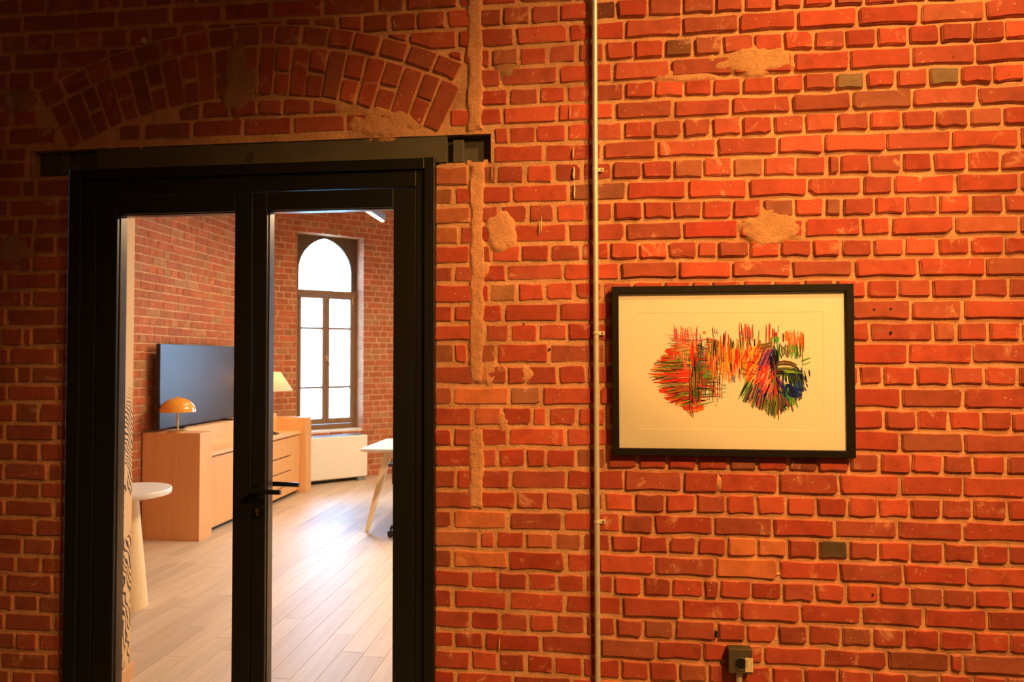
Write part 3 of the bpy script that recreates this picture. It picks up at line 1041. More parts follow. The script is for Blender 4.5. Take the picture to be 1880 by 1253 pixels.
# splayed reveal left of the door with printed wallpaper and a wooden baseboard
mb = MB()
mb.hexa([(-2.205, .085, 0), (-2.315, .58, 0), (-2.45, .58, 0), (-2.45, .085, 0)], [(-2.205, .085, 2.6), (-2.315, .58, 2.6), (-2.45, .58, 2.6), (-2.45, .085, 2.6)])
mb.f = [tuple(reversed(q)) for q in mb.f]
o = tag(mb.build('wallpaper', M['wallpaper'], wall_front), 'ochre wallpaper with dark line drawn leaves')
mb = MB()
mb.hexa([(-2.192, .085, 0), (-2.45, .085, 0), (-2.45, .597, 0), (-2.302, .597, 0)], [(-2.192, .085, .082), (-2.45, .085, .082), (-2.45, .597, .082), (-2.302, .597, .082)])
mb.f = [tuple(reversed(q)) for q in mb.f]
tag(mb.build('baseboard_reveal', M['oak'], None, .002), kind='structure')

# ------------------------------------------------------------------ steel lintel
lin = tag(empty('lintel_beam', (-1.39, 0, 2.39)), 'olive steel lintel beam let into the bricks above the door', 'beam')
L0 = (-1.39, 0, 2.39)


def rel(o, base):
    o.location = Vector(o.location) - Vector(base)
    return o


rel(MB().box(-2.095, -.578, .004, .016, 2.392, 2.503).build('cover_plate', M['steel'], lin, .002), L0)
rel(MB().box(-2.392, -.396, .046, .060, 2.39, 2.503).build('web', M['steel'], lin), L0)
rel(MB().box(-2.392, -.396, .02, .17, 2.494, 2.506).build('flange', M['steel'], lin), L0)
rel(MB().box(-2.392, -.396, .02, .17, 2.384, 2.394).build('flange', M['steel'], lin), L0)
rel(MB().box(-.556, -.512, .014, .046, 2.394, 2.484).build('stiffener', M['steel'], lin, .002), L0)
rel(MB().box(-2.27, -2.235, .02, .046, 2.394, 2.49).build('stiffener', M['steel'], lin, .002), L0)
xa, za = wall_pt(460, 287)
mb = MB()
for r_ in (.019, .012, .006):
    mb.tube([(xa + r_ * math.cos(t * math.pi / 8), .002, za + r_ * math.sin(t * math.pi / 8)) for t in range(17)], .0016, 6, False)
rel(mb.build('bolt_scar', M['steel'], lin, smooth=True), L0)

# ------------------------------------------------------------------ black double glass door
door = tag(empty('door_1', (-1.39, 0, 0)), 'black framed double glass door', None, None, 'structure')
DB = (-1.39, 0, 0)


def dpart(name, mat, parent, *boxes, bevel=.003):
    mb = MB()
    for b in boxes: mb.box(*b)
    o = mb.build(name, mat, parent, bevel)
    if parent is door: rel(o, DB)
    return o


FY0, FY1 = -.030, .085
dpart('frame_jamb', M['black'], door, (DOOR_L, -2.140, FY0, FY1, 0, DOOR_T), (-2.140, -2.080, FY0 + .014, FY1, 0, DOOR_T - .045))
dpart('frame_jamb', M['black'], door, (-.664, DOOR_R - .002, FY0, FY1, 0, DOOR_T), (-.700, -.664, FY0 + .014, FY1, 0, DOOR_T - .045))
dpart('frame_head', M['black'], door, (-2.140, -.664, FY0 + .001, FY1, DOOR_T - .045, DOOR_T - .0005), (-2.080, -.700, FY0 + .014, FY1, 2.293, DOOR_T - .045))
LY0, LY1 = -.012, .050
GT, GB = 2.214, .11


def leaf(x0, x1, sl, sr, label, key):
    lf = tag(empty('door_leaf', (0, 0, 0), 0, door), label)
    rel(lf, DB)
    dpart('stile', M['black'], lf, (x0, x0 + sl, LY0, LY1, .008, 2.289))
    dpart('stile', M['black'], lf, (x1 - sr, x1, LY0, LY1, .008, 2.289))
    dpart('rail', M['black'], lf, (x0 + sl, x1 - sr, LY0, LY1, GT, 2.289))
    dpart('rail', M['black'], lf, (x0 + sl, x1 - sr, LY0, LY1, .008, GB))
    gx0, gx1 = x0 + sl, x1 - sr
    bd = MB()
    t = .010
    bd.box(gx0, gx0 + t * .35, 0.008, .049, GB, GT).box(gx1 - t * .35, gx1, 0.008, .049, GB, GT).box(gx0, gx1, .008, .049, GT - t * .35, GT).box(gx0, gx1, 0.008, .049, GB, GB + t)
    bd.build('glazing_bead', M['bead'], lf)
    MB().box(gx0 + .001, gx1 - .001, .022, .028, GB, GT).build('pane', M['glass'], lf)
    for hx in (x0 + .004, ):
        pass
    if key:
        hx, hz = x0 + .030, 1.075
        mb = MB()
        mb.tube([(hx, LY0, hz), (hx, LY0 - .010, hz)], .024, 20)
        mb.tube([(hx, LY0 - .010, hz), (hx, LY0 - .052, hz)], .0095, 14)
        mb.tube([(hx - .008, LY0 - .052, hz), (hx + .03, LY0 - .054, hz), (hx + .118, LY0 - .052, hz - .003)], [.0105, .0105, .009], 14)
        mb.build('door_handle', M['black_gloss'], lf, smooth=True)
        mb = MB()
        mb.tube([(hx, LY1, hz), (hx, LY1 + .010, hz)], .024, 20)
        mb.tube([(hx, LY1 + .010, hz), (hx, LY1 + .052, hz)], .0095, 14)
        mb.tube([(hx - .008, LY1 + .052, hz), (hx + .03, LY1 + .054, hz), (hx + .122, LY1 + .052, hz - .002)], [.0105, .0105, .009], 14)
        mb.build('door_handle', M['black_gloss'], lf, smooth=True)
        mb = MB()
        mb.tube([(hx, LY0, hz - .088), (hx, LY0 - .009, hz - .088)], .023, 20)
        mb.build('escutcheon', M['black_gloss'], lf, smooth=True)
        mb = MB()
        mb.tube([(hx, LY0 - .009, hz - .084), (hx, LY0 - .016, hz - .084)], .0085, 14)
        mb.box(hx - .0045, hx + .0045, LY0 - .015, LY0 - .009, hz - .107, hz - .086)
        mb.build('lock_cylinder', M['brass'], lf, .001)
    return lf


leaf(-2.078, -1.388, .091, .077, 'left leaf of the glass door', False)
leaf(-1.384, -.700, .058, .094, 'right leaf of the glass door with black levers', True)

# ------------------------------------------------------------------ picture
PX0, PX1, PZ0, PZ1 = .072, .954, 1.236, 1.877
PB = ((PX0 + PX1) / 2, 0, PZ0)
pic = tag(empty('picture', PB), 'black framed abstract picture with coloured strokes hanging on the bricks', 'picture')
fw = .026


def ppart(name, mat, mb, **kw):
    return rel(mb.build(name, mat, pic, **kw), PB)


ppart('frame_bar', M['frame'], MB().prism([(PX0, PZ1), (PX0 + fw, PZ1 - fw), (PX1 - fw, PZ1 - fw), (PX1, PZ1)], -.046, -.0165), bevel=.0015)
ppart('frame_bar', M['frame'], MB().prism([(PX0, PZ0), (PX1, PZ0), (PX1 - fw, PZ0 + fw), (PX0 + fw, PZ0 + fw)], -.046, -.0165), bevel=.0015)
ppart('frame_bar', M['frame'], MB().prism([(PX0, PZ0), (PX0 + fw, PZ0 + fw), (PX0 + fw, PZ1 - fw), (PX0, PZ1)], -.046, -.0165), bevel=.0015)
ppart('frame_bar', M['frame'], MB().prism([(PX1, PZ0), (PX1, PZ1), (PX1 - fw, PZ1 - fw), (PX1 - fw, PZ0 + fw)], -.046, -.0165), bevel=.0015)
ppart('backing', M['frame'], MB().box(PX0 + .01, PX1 - .01, -.0235, -.018, PZ0 + .01, PZ1 - .01))
ix0, ix1, iz0, iz1 = .168, .849, 1.3345, 1.7755
mm = MB()
ox0, ox1, oz0, oz1 = PX0 + fw - .004, PX1 - fw + .004, PZ0 + fw - .004, PZ1 - fw + .004
yb, yf, cut = -.0273, -.0281, .0008
for (p1, p2, p3, p4) in (((ox0, oz1), (ix0, iz1), (ix1, iz1), (ox1, oz1)), ((ox1, oz0), (ix1, iz0), (ix0, iz0), (ox0, oz0)),
                         ((ox0, oz0), (ix0, iz0), (ix0, iz1), (ox0, oz1)), ((ox1, oz1), (ix1, iz1), (ix1, iz0), (ox1, oz0))):
    mm.face([(p1[0], yf, p1[1]), (p4[0], yf, p4[1]), (p3[0], yf, p3[1]), (p2[0], yf, p2[1])][::-1])
for a, b in (((ix0, iz0), (ix1, iz0)), ((ix1, iz0), (ix1, iz1)), ((ix1, iz1), (ix0, iz1)), ((ix0, iz1), (ix0, iz0))):
    cxm, czm = (ix0 + ix1) / 2, (iz0 + iz1) / 2
    sh = lambda p: (p[0] + (cut if p[0] < cxm else -cut), p[1] + (cut if p[1] < czm else -cut))
    a2, b2 = sh(a), sh(b)
    mm.face([(a[0], yf, a[1]), (b[0], yf, b[1]), (b2[0], yb, b2[1]), (a2[0], yb, a2[1])])
ppart('mat_board', M['mat'], mm)
ppart('paper', M['paper'], MB().box(ix0 - .02, ix1 + .02, -.0272, -.0245, iz0 - .02, iz1 + .02))

rs = random.Random(3)
INK = dict(red=(.85, .035, .03), scarlet=(.80, .07, .03), orange=(.90, .26, .035), peach=(.88, .42, .24), pink=(.85, .16, .16), yellow=(.82, .55, .07), green=(.10, .42, .06),
           dgreen=(.05, .14, .035), olive=(.30, .28, .06), blue=(.02, .035, .33), navy=(.012, .018, .12), purple=(.26, .08, .28), brown=(.22, .075, .035), black=(.016, .012, .010), teal=(.03, .18, .2), lime=(.35, .52, .08))
st_mb = MB()
st_n = [0]


def stroke(u0, v0, u1, v1, w, ink, bend=0.0, seg=3):
    """one tapered brush mark between two points of the sheet"""
    st_n[0] += 1
    yy = -.02735 - st_n[0] * 1.6e-6
    c = Vector(INK[ink]) * rs.uniform(.85, 1.12)
    c = (min(c[0], .95), min(c[1], .95), min(c[2], .95))
    dx, dv = u1 - u0, v1 - v0
    ln = math.hypot(dx, dv) or 1
    nxp, nvp = -dv / ln, dx / ln
    L, Rr = [], []
    for i in range(seg + 1):
        t = i / seg
        wv = w * .5 * (.35 + .65 * math.sin(math.pi * min(1, .12 + t * .8)))
        off = bend * math.sin(math.pi * t)
        pu, pv = u0 + dx * t + nxp * off, v0 + dv * t + nvp * off
        xa, za = wall_pt(pu + nxp * wv, pv + nvp * wv, -.027)
        xb, zb = wall_pt(pu - nxp * wv, pv - nvp * wv, -.027)
        L.append((xa, yy, za)); Rr.append((xb, yy, zb))
    for i in range(seg):
        st_mb.face([L[i], L[i + 1], Rr[i + 1], Rr[i]], c)


def pick(s):
    ws = s.split()
    return rs.choice(ws)


def left_edge(v):
    pts = [(632, 1240), (645, 1222), (660, 1208), (676, 1195), (688, 1190), (700, 1197), (715, 1212), (728, 1216), (740, 1232), (752, 1258), (760, 1266)]
    for (a, x0), (b, x1) in zip(pts, pts[1:]):
        if v <= b: return x0 + (x1 - x0) * (v - a) / (b - a)
    return 1266


# left half: a fan of red and orange marks
for i in range(230):
    v = rs.uniform(634, 757)
    e = left_edge(v)
    u = e + rs.random() ** 1.3 * (1270 - e) * .75
    ln = rs.uniform(22, 55)
    sl = (v - 695) * .0022
    stroke(u, v + sl * 20, min(u + ln, 1292), v - sl * ln + rs.uniform(-2, 2), rs.uniform(1.2, 3.4), pick('red red scarlet scarlet orange orange pink yellow peach'), rs.uniform(-1.5, 1.5))
for (u, v, l, w) in ((1222, 645, 34, 12), (1214, 660, 44, 10), (1226, 652, 26, 9), (1210, 718, 50, 11), (1218, 700, 50, 9), (1240, 733, 34, 8), (1252, 742, 24, 9), (1254, 750, 18, 8), (1220, 690, 60, 8)):
    stroke(u, v, u + l, v - 3, w, pick('red scarlet red'), 1)
for i in range(110):
    v = rs.uniform(652, 748)
    e = left_edge(v)
    u = e - 2 + rs.random() * 40
    sl = (v - 692) * .003
    stroke(u, v, u + rs.uniform(16, 48), v - sl * 34 - rs.uniform(0, 5), rs.uniform(.7, 1.8), pick('brown brown black olive dgreen black green'), rs.uniform(-2, 2))
for i in range(60):
    u = rs.uniform(1233, 1266); v = rs.uniform(622, 656)
    if rs.random() < .5: stroke(u, v, u + rs.uniform(12, 26), v + rs.uniform(-1, 2), rs.uniform(1.2, 3), pick('peach peach pink olive'))
    else: stroke(u, v, u + rs.uniform(-1, 1), v + rs.uniform(8, 16), rs.uniform(1.2, 2.6), pick('peach peach olive pink'))
for i in range(34):
    u = rs.uniform(1238, 1282)
    stroke(u, rs.uniform(596, 614), u + rs.uniform(-3, 3), rs.uniform(620, 640), rs.uniform(.8, 1.8), pick('pink peach scarlet purple'), rs.uniform(-2, 2))
for i in range(20):
    v = rs.uniform(614, 634); u = rs.uniform(1222, 1262)
    stroke(u, v, u + rs.uniform(12, 26), v + rs.uniform(1, 4), rs.uniform(.7, 1.5), pick('pink scarlet peach brown'))
for i in range(64):
    u = rs.gauss(1278, 6.5); v = rs.uniform(624, 720)
    stroke(u, v, u + rs.uniform(-2, 2), v + rs.uniform(18, 46), rs.uniform(1.2, 3.4), pick('brown dgreen olive black red brown dgreen scarlet'), rs.uniform(-1, 1))
stroke(1271, 628, 1272, 672, 5, 'red'); stroke(1257, 662, 1259, 682, 6, 'pink'); stroke(1285, 612, 1284, 690, 1.6, 'brown', -3); stroke(1281, 700, 1279, 740, 3.5, 'dgreen')
for i in range(80):
    u = rs.uniform(1284, 1322); v = rs.uniform(622, 704)
    stroke(u, v, u + rs.uniform(-2, 2), v + rs.uniform(14, 36), rs.uniform(.9, 2.4), pick('brown dgreen olive green teal orange red blue black orange scarlet'), rs.uniform(-1.5, 1.5))
for i in range(90):
    v = rs.uniform(620, 730); u = rs.uniform(1276, 1310)
    stroke(u, v, u + rs.uniform(12, 30), v + rs.uniform(-1, 4), rs.uniform(.6, 1.6), pick('brown black olive dgreen red brown scarlet'), rs.uniform(-1.5, 1.5))
for i in range(10):
    v = rs.uniform(680, 700); stroke(1290 + rs.uniform(0, 12), v, 1306 + rs.uniform(0, 6), v + 2, 3, pick('green lime green dgreen'))
for (v, b) in ((714, 'black'), (718, 'olive'), (724, 'dgreen'), (728, 'brown'), (709, 'red'), (704, 'brown')):
    stroke(1280, v, 1312 + rs.uniform(-6, 6), v - rs.uniform(-2, 5), 1.8, b, 1)
for (u0, v0, u1, v1, w, c) in ((1264, 745, 1271, 766, 1.4, 'brown'), (1270, 744, 1273, 766, 1.4, 'brown'), (1266, 760, 1272, 767, 1.2, 'orange'), (1241, 744, 1244, 735, 1.6, 'brown'), (1272, 728, 1275, 742, 2.2, 'red'),
                           (1284, 737, 1298, 737, .8, 'scarlet'), (1281, 745, 1298, 746, .7, 'scarlet'), (1226, 740, 1238, 739, .9, 'brown'), (1313, 744, 1317, 744, 1.6, 'orange'), (1318, 690, 1317, 740, 1.2, 'brown'),
                           (1312, 700, 1311, 735, 1.1, 'orange'), (1322, 690, 1321, 732, .9, 'brown'), (1326, 700, 1325, 732, .9, 'purple'), (1253, 747, 1258, 747, 1.8, 'brown'), (1262, 750, 1262, 758, .9, 'olive')):
    stroke(u0, v0, u1, v1, w, c)
for v in (708, 713, 720): stroke(1324, v + 4, 1335, v, 1.1, 'green', -2)
for i in range(3): stroke(1309 + i * 4, 601 + i * 2, 1311 + i * 4 - 1, 612 + i, 1.2, 'brown', 2)
stroke(1309, 603, 1311, 622, 1.2, 'brown', 1.5); stroke(1290, 611, 1296, 611, 5, 'orange'); stroke(1299, 619, 1299, 630, 2.0, 'dgreen')
# middle: tall upright marks
for i in range(210):
    u = rs.uniform(1300, 1398); v = rs.uniform(618, 672)
    stroke(u, v, u + rs.uniform(-2, 3), v + rs.uniform(16, 42), rs.uniform(1.0, 2.6), pick('yellow orange orange red scarlet brown yellow olive orange black peach'), rs.uniform(-2, 2))
for (u, v0, v1, w, c) in ((1329, 612, 636, 2.6, 'black'), (1332, 608, 630, 2.2, 'red'), (1337, 614, 634, 2.0, 'scarlet'), (1342, 622, 642, 2.4, 'dgreen'), (1346, 626, 640, 3, 'black'), (1323, 616, 648, 1.8, 'red'),
                         (1360, 620, 642, 2, 'black'), (1364, 612, 640, 1.8, 'dgreen'), (1373, 608, 640, 1.8, 'dgreen'), (1376, 610, 626, 1.8, 'brown'), (1352, 640, 670, 6, 'red'), (1349, 660, 682, 3, 'scarlet'), (1356, 632, 672, 1.6, 'brown')):
    stroke(u, v0, u + rs.uniform(-1, 1), v1, w, c)
for i in range(14):
    u = 1357 + i * 1.9
    stroke(u, 590 + rs.uniform(0, 18), u + 1, 622 + rs.uniform(-6, 8), rs.uniform(.8, 1.6), pick('pink scarlet orange pink brown'))
for i in range(60):
    u = rs.uniform(1364, 1402); v = rs.uniform(630, 692)
    stroke(u + 8, v, u - 4, v + rs.uniform(14, 30), rs.uniform(1.6, 3.6), pick('orange orange scarlet yellow red'), rs.uniform(-2, 2))
for i in range(20):
    u = rs.uniform(1352, 1384); v = rs.uniform(660, 686)
    stroke(u, v, u + rs.uniform(8, 16), v + rs.uniform(1, 4), .9, pick('brown red black'), 1)
for i in range(4): stroke(1342, 692 + i * 3.2, 1346, 689.5 + i * 3.2, 1.2, 'blue'); stroke(1346, 689.5 + i * 3.2, 1350, 692 + i * 3.2, 1.2, 'blue')
# right half: blue, green and black fan below a red and orange crown
for (u, v0, v1, w, c) in ((1407, 597, 630, 2.2, 'scarlet'), (1413, 594, 628, 3.2, 'red'), (1419, 603, 622, 3, 'scarlet'), (1422, 606, 640, 2.2, 'dgreen'), (1425, 610, 620, 4, 'red'), (1429, 598, 612, 1.0, 'brown'), (1416, 620, 632, 4, 'green'), (1427, 618, 630, 7, 'green'),
                         (1438, 612, 628, 3.0, 'brown'), (1444, 608, 626, 7, 'orange'), (1393, 606, 622, 1.4, 'olive')):
    stroke(u, v0, u + rs.uniform(-1, 1), v1, w, c)
for i in range(34):
    u = rs.uniform(1446, 1476)
    stroke(u, 606 + rs.uniform(0, 16), u + rs.uniform(-1, 2), 634 + rs.uniform(-6, 16), rs.uniform(.8, 1.9), pick('orange scarlet orange brown peach'), rs.uniform(-1, 1))
for i in range(26):
    u = 1426 + i * 1.8
    stroke(u, 630 + rs.uniform(0, 8), u + rs.uniform(0, 5), 656 + rs.uniform(-6, 4), rs.uniform(1.0, 2.2), pick('green dgreen green brown olive brown'), rs.uniform(-2.5, 2.5))
for i in range(46):
    u = rs.uniform(1394, 1416); v = rs.uniform(632, 668)
    stroke(u + 6, v, u - 7, v + rs.uniform(18, 38), rs.uniform(1.4, 3.2), pick('purple blue navy purple scarlet red pink blue'), rs.uniform(-2, 2))
for i in range(16):
    v = rs.uniform(626, 642); stroke(1392 + rs.uniform(-2, 6), v + 6, 1418, v, 1.1, pick('purple brown olive'), 1)
for i in range(46):
    u = rs.gauss(1423, 4); v = rs.uniform(636, 700)
    stroke(u, v, u + rs.uniform(-2, 3), v + rs.uniform(20, 44), rs.uniform(1.6, 3.6), pick('navy black dgreen blue black brown purple'))
for i in range(110):
    a = rs.uniform(-1.0, .75)
    r0, ln = rs.uniform(6, 44), rs.uniform(16, 38)
    u, v = 1420 + math.sin(a) * r0, 684 + math.cos(a) * r0
    stroke(u, v, u + math.sin(a) * ln * .8, v + math.cos(a) * ln, rs.uniform(1.6, 3.8), pick('blue navy green red dgreen purple black pink navy scarlet'), rs.uniform(-2, 2))
for i in range(78):
    u = 1356 + i * 1.5
    a = (u - 1428) * .0065
    vb = 742 + 18 * math.exp(-((u - 1420) / 26) ** 2) - max(0, (1380 - u)) * .6 - max(0, u - 1455) * .9
    ln = rs.uniform(18, 40)
    stroke(u - a * ln, vb - ln, u, vb + rs.uniform(-6, 6), rs.uniform(1.2, 3.0), pick('orange scarlet green blue dgreen olive brown navy lime black brown') if u < 1448 else pick('lime olive dgreen brown green'), rs.uniform(-1.5, 1.5))
for i in range(40):
    u = rs.uniform(1394, 1416); v = rs.uniform(668, 712)
    stroke(u + 4, v, u - 3, v + rs.uniform(10, 22), rs.uniform(1.6, 4), pick('red pink scarlet red peach'), rs.uniform(-2, 2))
for i in range(12):
    v = rs.uniform(663, 690); stroke(1426, v + 2, 1468 + rs.uniform(-8, 8), v + 8 + rs.uniform(-3, 3), rs.uniform(1.4, 3.6), pick('brown olive black dgreen brown orange'), -4)
for i in range(80):
    u = rs.uniform(1436, 1474); v = rs.uniform(674, 718)
    stroke(u, v, u + rs.uniform(-2, 4), v + rs.uniform(8, 20), rs.uniform(1.8, 4), pick('black navy dgreen black navy') if v < 698 else pick('navy blue navy blue teal'), rs.uniform(-1, 1))
for (u, v, l) in ((1443, 706, 10), (1456, 712, 12), (1462, 722, 10), (1448, 716, 14), (1466, 704, 8), (1452, 724, 10)):
    stroke(u, v, u + l, v + 6, 7, pick('blue navy'))
for i in range(12): stroke(1432 + rs.uniform(0, 30), 678 + rs.uniform(0, 8), 1452 + rs.uniform(0, 20), 682 + rs.uniform(0, 6), 2, pick('green lime green'))
for i in range(14):
    u = rs.uniform(1458, 1478); v = rs.uniform(672, 700); stroke(u, v, u + rs.uniform(1, 5), v + rs.uniform(12, 22), 1.3, pick('black brown navy dgreen'))
for (u0, v0, u1, v1, w, c) in ((1471, 663, 1488, 657, 2.2, 'green'), (1475, 670, 1487, 665, 1.4, 'green'), (1473, 645, 1474, 672, 1.0, 'brown'), (1478, 688, 1482, 702, 1.8, 'navy'), (1485, 679, 1487, 692, 1.8, 'black'), (1476, 710, 1480, 718, 1.6, 'navy'),
                           (1480, 704, 1483, 711, 1.6, 'navy'), (1470, 727, 1467, 735, 2.2, 'brown'), (1452, 742, 1456, 756, 2.2, 'brown'), (1446, 740, 1449, 748, 2, 'brown'), (1429, 730, 1429, 771, 1.6, 'brown'), (1426, 738, 1422, 768, 4, 'olive')):
    stroke(u0, v0, u1, v1, w, c)
rel(st_mb.build('brush_strokes', M['strokes'], pic), PB)
ppart('pane', M['picture_glass'], MB().box(PX0 + fw - .002, PX1 - fw + .002, -.0362, -.0342, PZ0 + fw - .002, PZ1 - fw + .002))

# ------------------------------------------------------------------ conduit and socket
con = tag(empty('conduit', (.012, -.026, 0)), 'thin metal conduit running up the brick wall', 'pipe')
MB().tube([(0, 0, 0), (0, 0, CEIL)], .0108, 20).build('tube', M['zinc'], con, smooth=True)
for z in (2.336, 1.701, .978):
    cl = MB()
    cl.lathe([(.0112, z - .006), (.0124, z - .0055), (.0124, z + .0055), (.0112, z + .006)], 0, 0, 20)
    cl.box(.009, .033, .0085, .0105, z - .0075, z + .0075)
    c_ = cl.build('clip', M['zinc_clip'], con, .0012, True)
    MB().tube([(.025, .009, z), (.025, .0055, z)], .0036, 10).build('screw', M['brass'], c_, smooth=True)
SB = (.534, -.015, .486)
sk = tag(empty('wall_socket', SB), 'olive grey surface socket with a cream sticker low on the wall', 'socket')
b0 = MB().box(-.0425, .0425, -.042, -.001, -.046, .046).build('housing', M['socket'], sk, .004)
rg = MB()
n_ = 28
for a in range(n_):
    t0, t1 = 2 * math.pi * a / n_, 2 * math.pi * (a + 1) / n_
    for (r0, y0, r1, y1) in ((.0235, -.0422, .0215, -.0455), (.0215, -.0455, .0195, -.0422), (.0195, -.0422, .0185, -.030)):
        rg.face([(r0 * math.cos(t0), y0, -.008 + r0 * math.sin(t0)), (r0 * math.cos(t1), y0, -.008 + r0 * math.sin(t1)), (r1 * math.cos(t1), y1, -.008 + r1 * math.sin(t1)), (r1 * math.cos(t0), y1, -.008 + r1 * math.sin(t0))])
rg.build('socket_ring', M['socket'], sk, smooth=True)
MB().tube([(0, -.0418, -.008), (0, -.0426, -.008)], .0186, 24).build('socket_well', M['black'], sk)
MB().tube([(-.008, -.0425, -.008), (-.008, -.0432, -.008)], .003, 10).tube([(.008, -.0425, -.008), (.008, -.0432, -.008)], .003, 10).build('pin_hole', M['black_gloss'], sk)
MB().box(.017, .0445, -.0436, -.0422, -.036, .015).build('sticker', M['sticker'], sk)
tx = MB()
for i_, x_ in enumerate((.0215, .0245, .029, .0335, .038)):
    z_ = .010
    while z_ > -.032:
        l_ = rs.uniform(.002, .006)
        if rs.random() < .8: tx.box(x_, x_ + .0009, -.0439, -.0436, z_ - l_, z_)
        z_ -= l_ + .0012
tx.build('sticker_print', M['ink'], sk)
MB().tube([(.0, -.012, -.046), (.0, -.012, -.486)], .0115, 16).build('feed_pipe', M['zinc'], sk, smooth=True)

# ------------------------------------------------------------------ window of the inner room
win = tag(empty('window_1', P0, WIN_ROT), 'tall brown window with a pointed arch head', None, None, 'structure')
YW = .25
s0, s1 = .300, 1.192
zsp, zap, sL, sR = 2.80, 3.262, .372, 1.112
sC = (sL + sR) / 2


def arch_z(s):
    """pointed arch: two arcs meeting at the apex"""
    hw, hh = (sR - sL) / 2, zap - zsp
    r = (hw * hw + hh * hh) / (2 * hw)
    d = abs(s - sC)
    t = r * r - (d + (r - hw)) ** 2
    return zsp + math.sqrt(max(0, t))


mb = MB()
N = 28
ss = [sL + (sR - sL) * (.5 - .5 * math.cos(math.pi * i / N)) for i in range(N + 1)]
for a, b in zip(ss, ss[1:]):
    mb.hexa([(a, YW, arch_z(a)), (b, YW, arch_z(b)), (b, YW + .05, arch_z(b)), (a, YW + .05, arch_z(a))], [(a, YW, 3.34), (b, YW, 3.34), (b, YW + .05, 3.34), (a, YW + .05, 3.34)])
mb.box(s0 - .04, sL, YW, YW + .05, 2.55, 3.34).box(sR, s1 + .01, YW, YW + .05, 2.55, 3.34)
mb.build('head_board', M['window_board'], win)
fr = M['window_frame']
MB().box(s0 - .04, .372, YW + .002, YW + .07, .62, 2.55).build('frame_post', fr, win, .003)
MB().box(1.132, s1 + .01, YW + .002, YW + .07, .62, 2.55).build('frame_post', fr, win, .003)
MB().box(s0 - .04, s1 + .01, YW - .012, YW + .07, 2.475, 2.548).build('transom', fr, win, .004)
MB().box(s0 - .04, s1 + .01, YW - .004, YW + .07, .655, .72).build('frame_rail', fr, win, .003)
MB().box(s0 - .06, s1 + .01, .02, YW + .06, .60, .655).build('window_sill', M['cream'], win, .004)
for (a, b, nm) in ((.372, .748, 'left casement'), (.752, 1.132, 'right casement')):
    cs = tag(empty('casement', (0, 0, 0), 0, win), nm + ' with three panes')
    gl, gr_ = a + .036, b - .046 if a < .5 else b - .034
    if a > .5: gl = a + .048
    MB().box(a, gl, YW - .010, YW + .045, .725, 2.472).build('stile', fr, cs, .004)
    MB().box(gr_, b, YW - .010, YW + .045, .725, 2.472).build('stile', fr, cs, .004)
    MB().box(gl, gr_, YW - .010, YW + .045, 2.435, 2.472).build('rail', fr, cs, .003)
    MB().box(gl, gr_, YW - .010, YW + .045, .725, .80).build('rail', fr, cs, .003)
    for z in (2.028, 1.222):
        MB().box(gl, gr_, YW + .012, YW + .034, z - .015, z + .015).build('muntin', fr, cs)
    for z0, z1 in ((.80, 1.212), (1.232, 2.018), (2.038, 2.435)):
        MB().box(gl - .004, gr_ + .004, YW + .022, YW + .026, z0 - .004, z1 + .004).build('pane', M['pane'], cs)
mb = MB()
for a, b in zip(ss, ss[1:]):
    mb.hexa([(a, YW + .022, 2.54), (b, YW + .022, 2.54), (b, YW + .026, 2.54), (a, YW + .026, 2.54)], [(a, YW + .022, arch_z(a) + .01), (b, YW + .022, arch_z(b) + .01), (b, YW + .026, arch_z(b) + .01), (a, YW + .026, arch_z(a) + .01)])
mb.build('pane', M['pane'], win)
mb = MB().tube([(.752, YW - .010, 1.62), (.752, YW - .045, 1.62)], .008, 10).tube([(.752, YW - .045, 1.625), (.79, YW - .05, 1.53)], .007, 10).box(.74, .764, YW - .016, YW - .009, 1.58, 1.66)
mb.build('window_handle', M['brass'], win, smooth=True)
MB().tube([(1.128, YW - .016, .80), (1.128, YW - .016, .90)], .008, 10).build('hinge', M['brass'], win, smooth=True)
MB().tube([(1.128, YW - .016, 2.37), (1.128, YW - .016, 2.47)], .008, 10).build('hinge', M['brass'], win, smooth=True)
p_ = area('daylight_portal_light', P0 + Matrix.Rotation(WIN_ROT, 3, 'Z') @ Vector(((OP0 + OP1) / 2, .42, (OPB + OPT) / 2)), (R(-90), 0, WIN_ROT), OP1 - OP0, OPT - OPB, 1, (1, 1, 1), True)
p_ = area('daylight_portal_light', ((W2A + W2B) / 2, ex.y + .3, (W2Z0 + W2Z1) / 2), (R(-90), 0, 0), W2B - W2A, W2Z1 - W2Z0, 1, (1, 1, 1), True)
w2 = tag(empty('window_2', (W2A, ex.y, 0)), 'second brown window in the far wall', None, None, 'structure')
w2w = W2B - W2A
for a, b in ((0, .07), (w2w - .07, w2w), (w2w / 2 - .05, w2w / 2 + .05)):
    MB().box(a, b, .18, .25, W2Z0, W2Z1).build('frame_post', fr, w2, .004)
for a, b in ((W2Z0, W2Z0 + .08), (W2Z1 - .08, W2Z1), (2.47, 2.55)):
    MB().box(.07, w2w / 2 - .05, .185, .245, a, b).box(w2w / 2 + .05, w2w - .07, .185, .245, a, b).build('frame_rail', fr, w2, .003)
for xa2, xb2 in ((.07, w2w / 2 - .05), (w2w / 2 + .05, w2w - .07)):
    for za2, zb2 in ((W2Z0 + .08, 2.47), (2.55, W2Z1 - .08)):
        MB().box(xa2 - .004, xb2 + .004, .212, .216, za2 - .004, zb2 + .004).build('pane', M['pane'], w2)
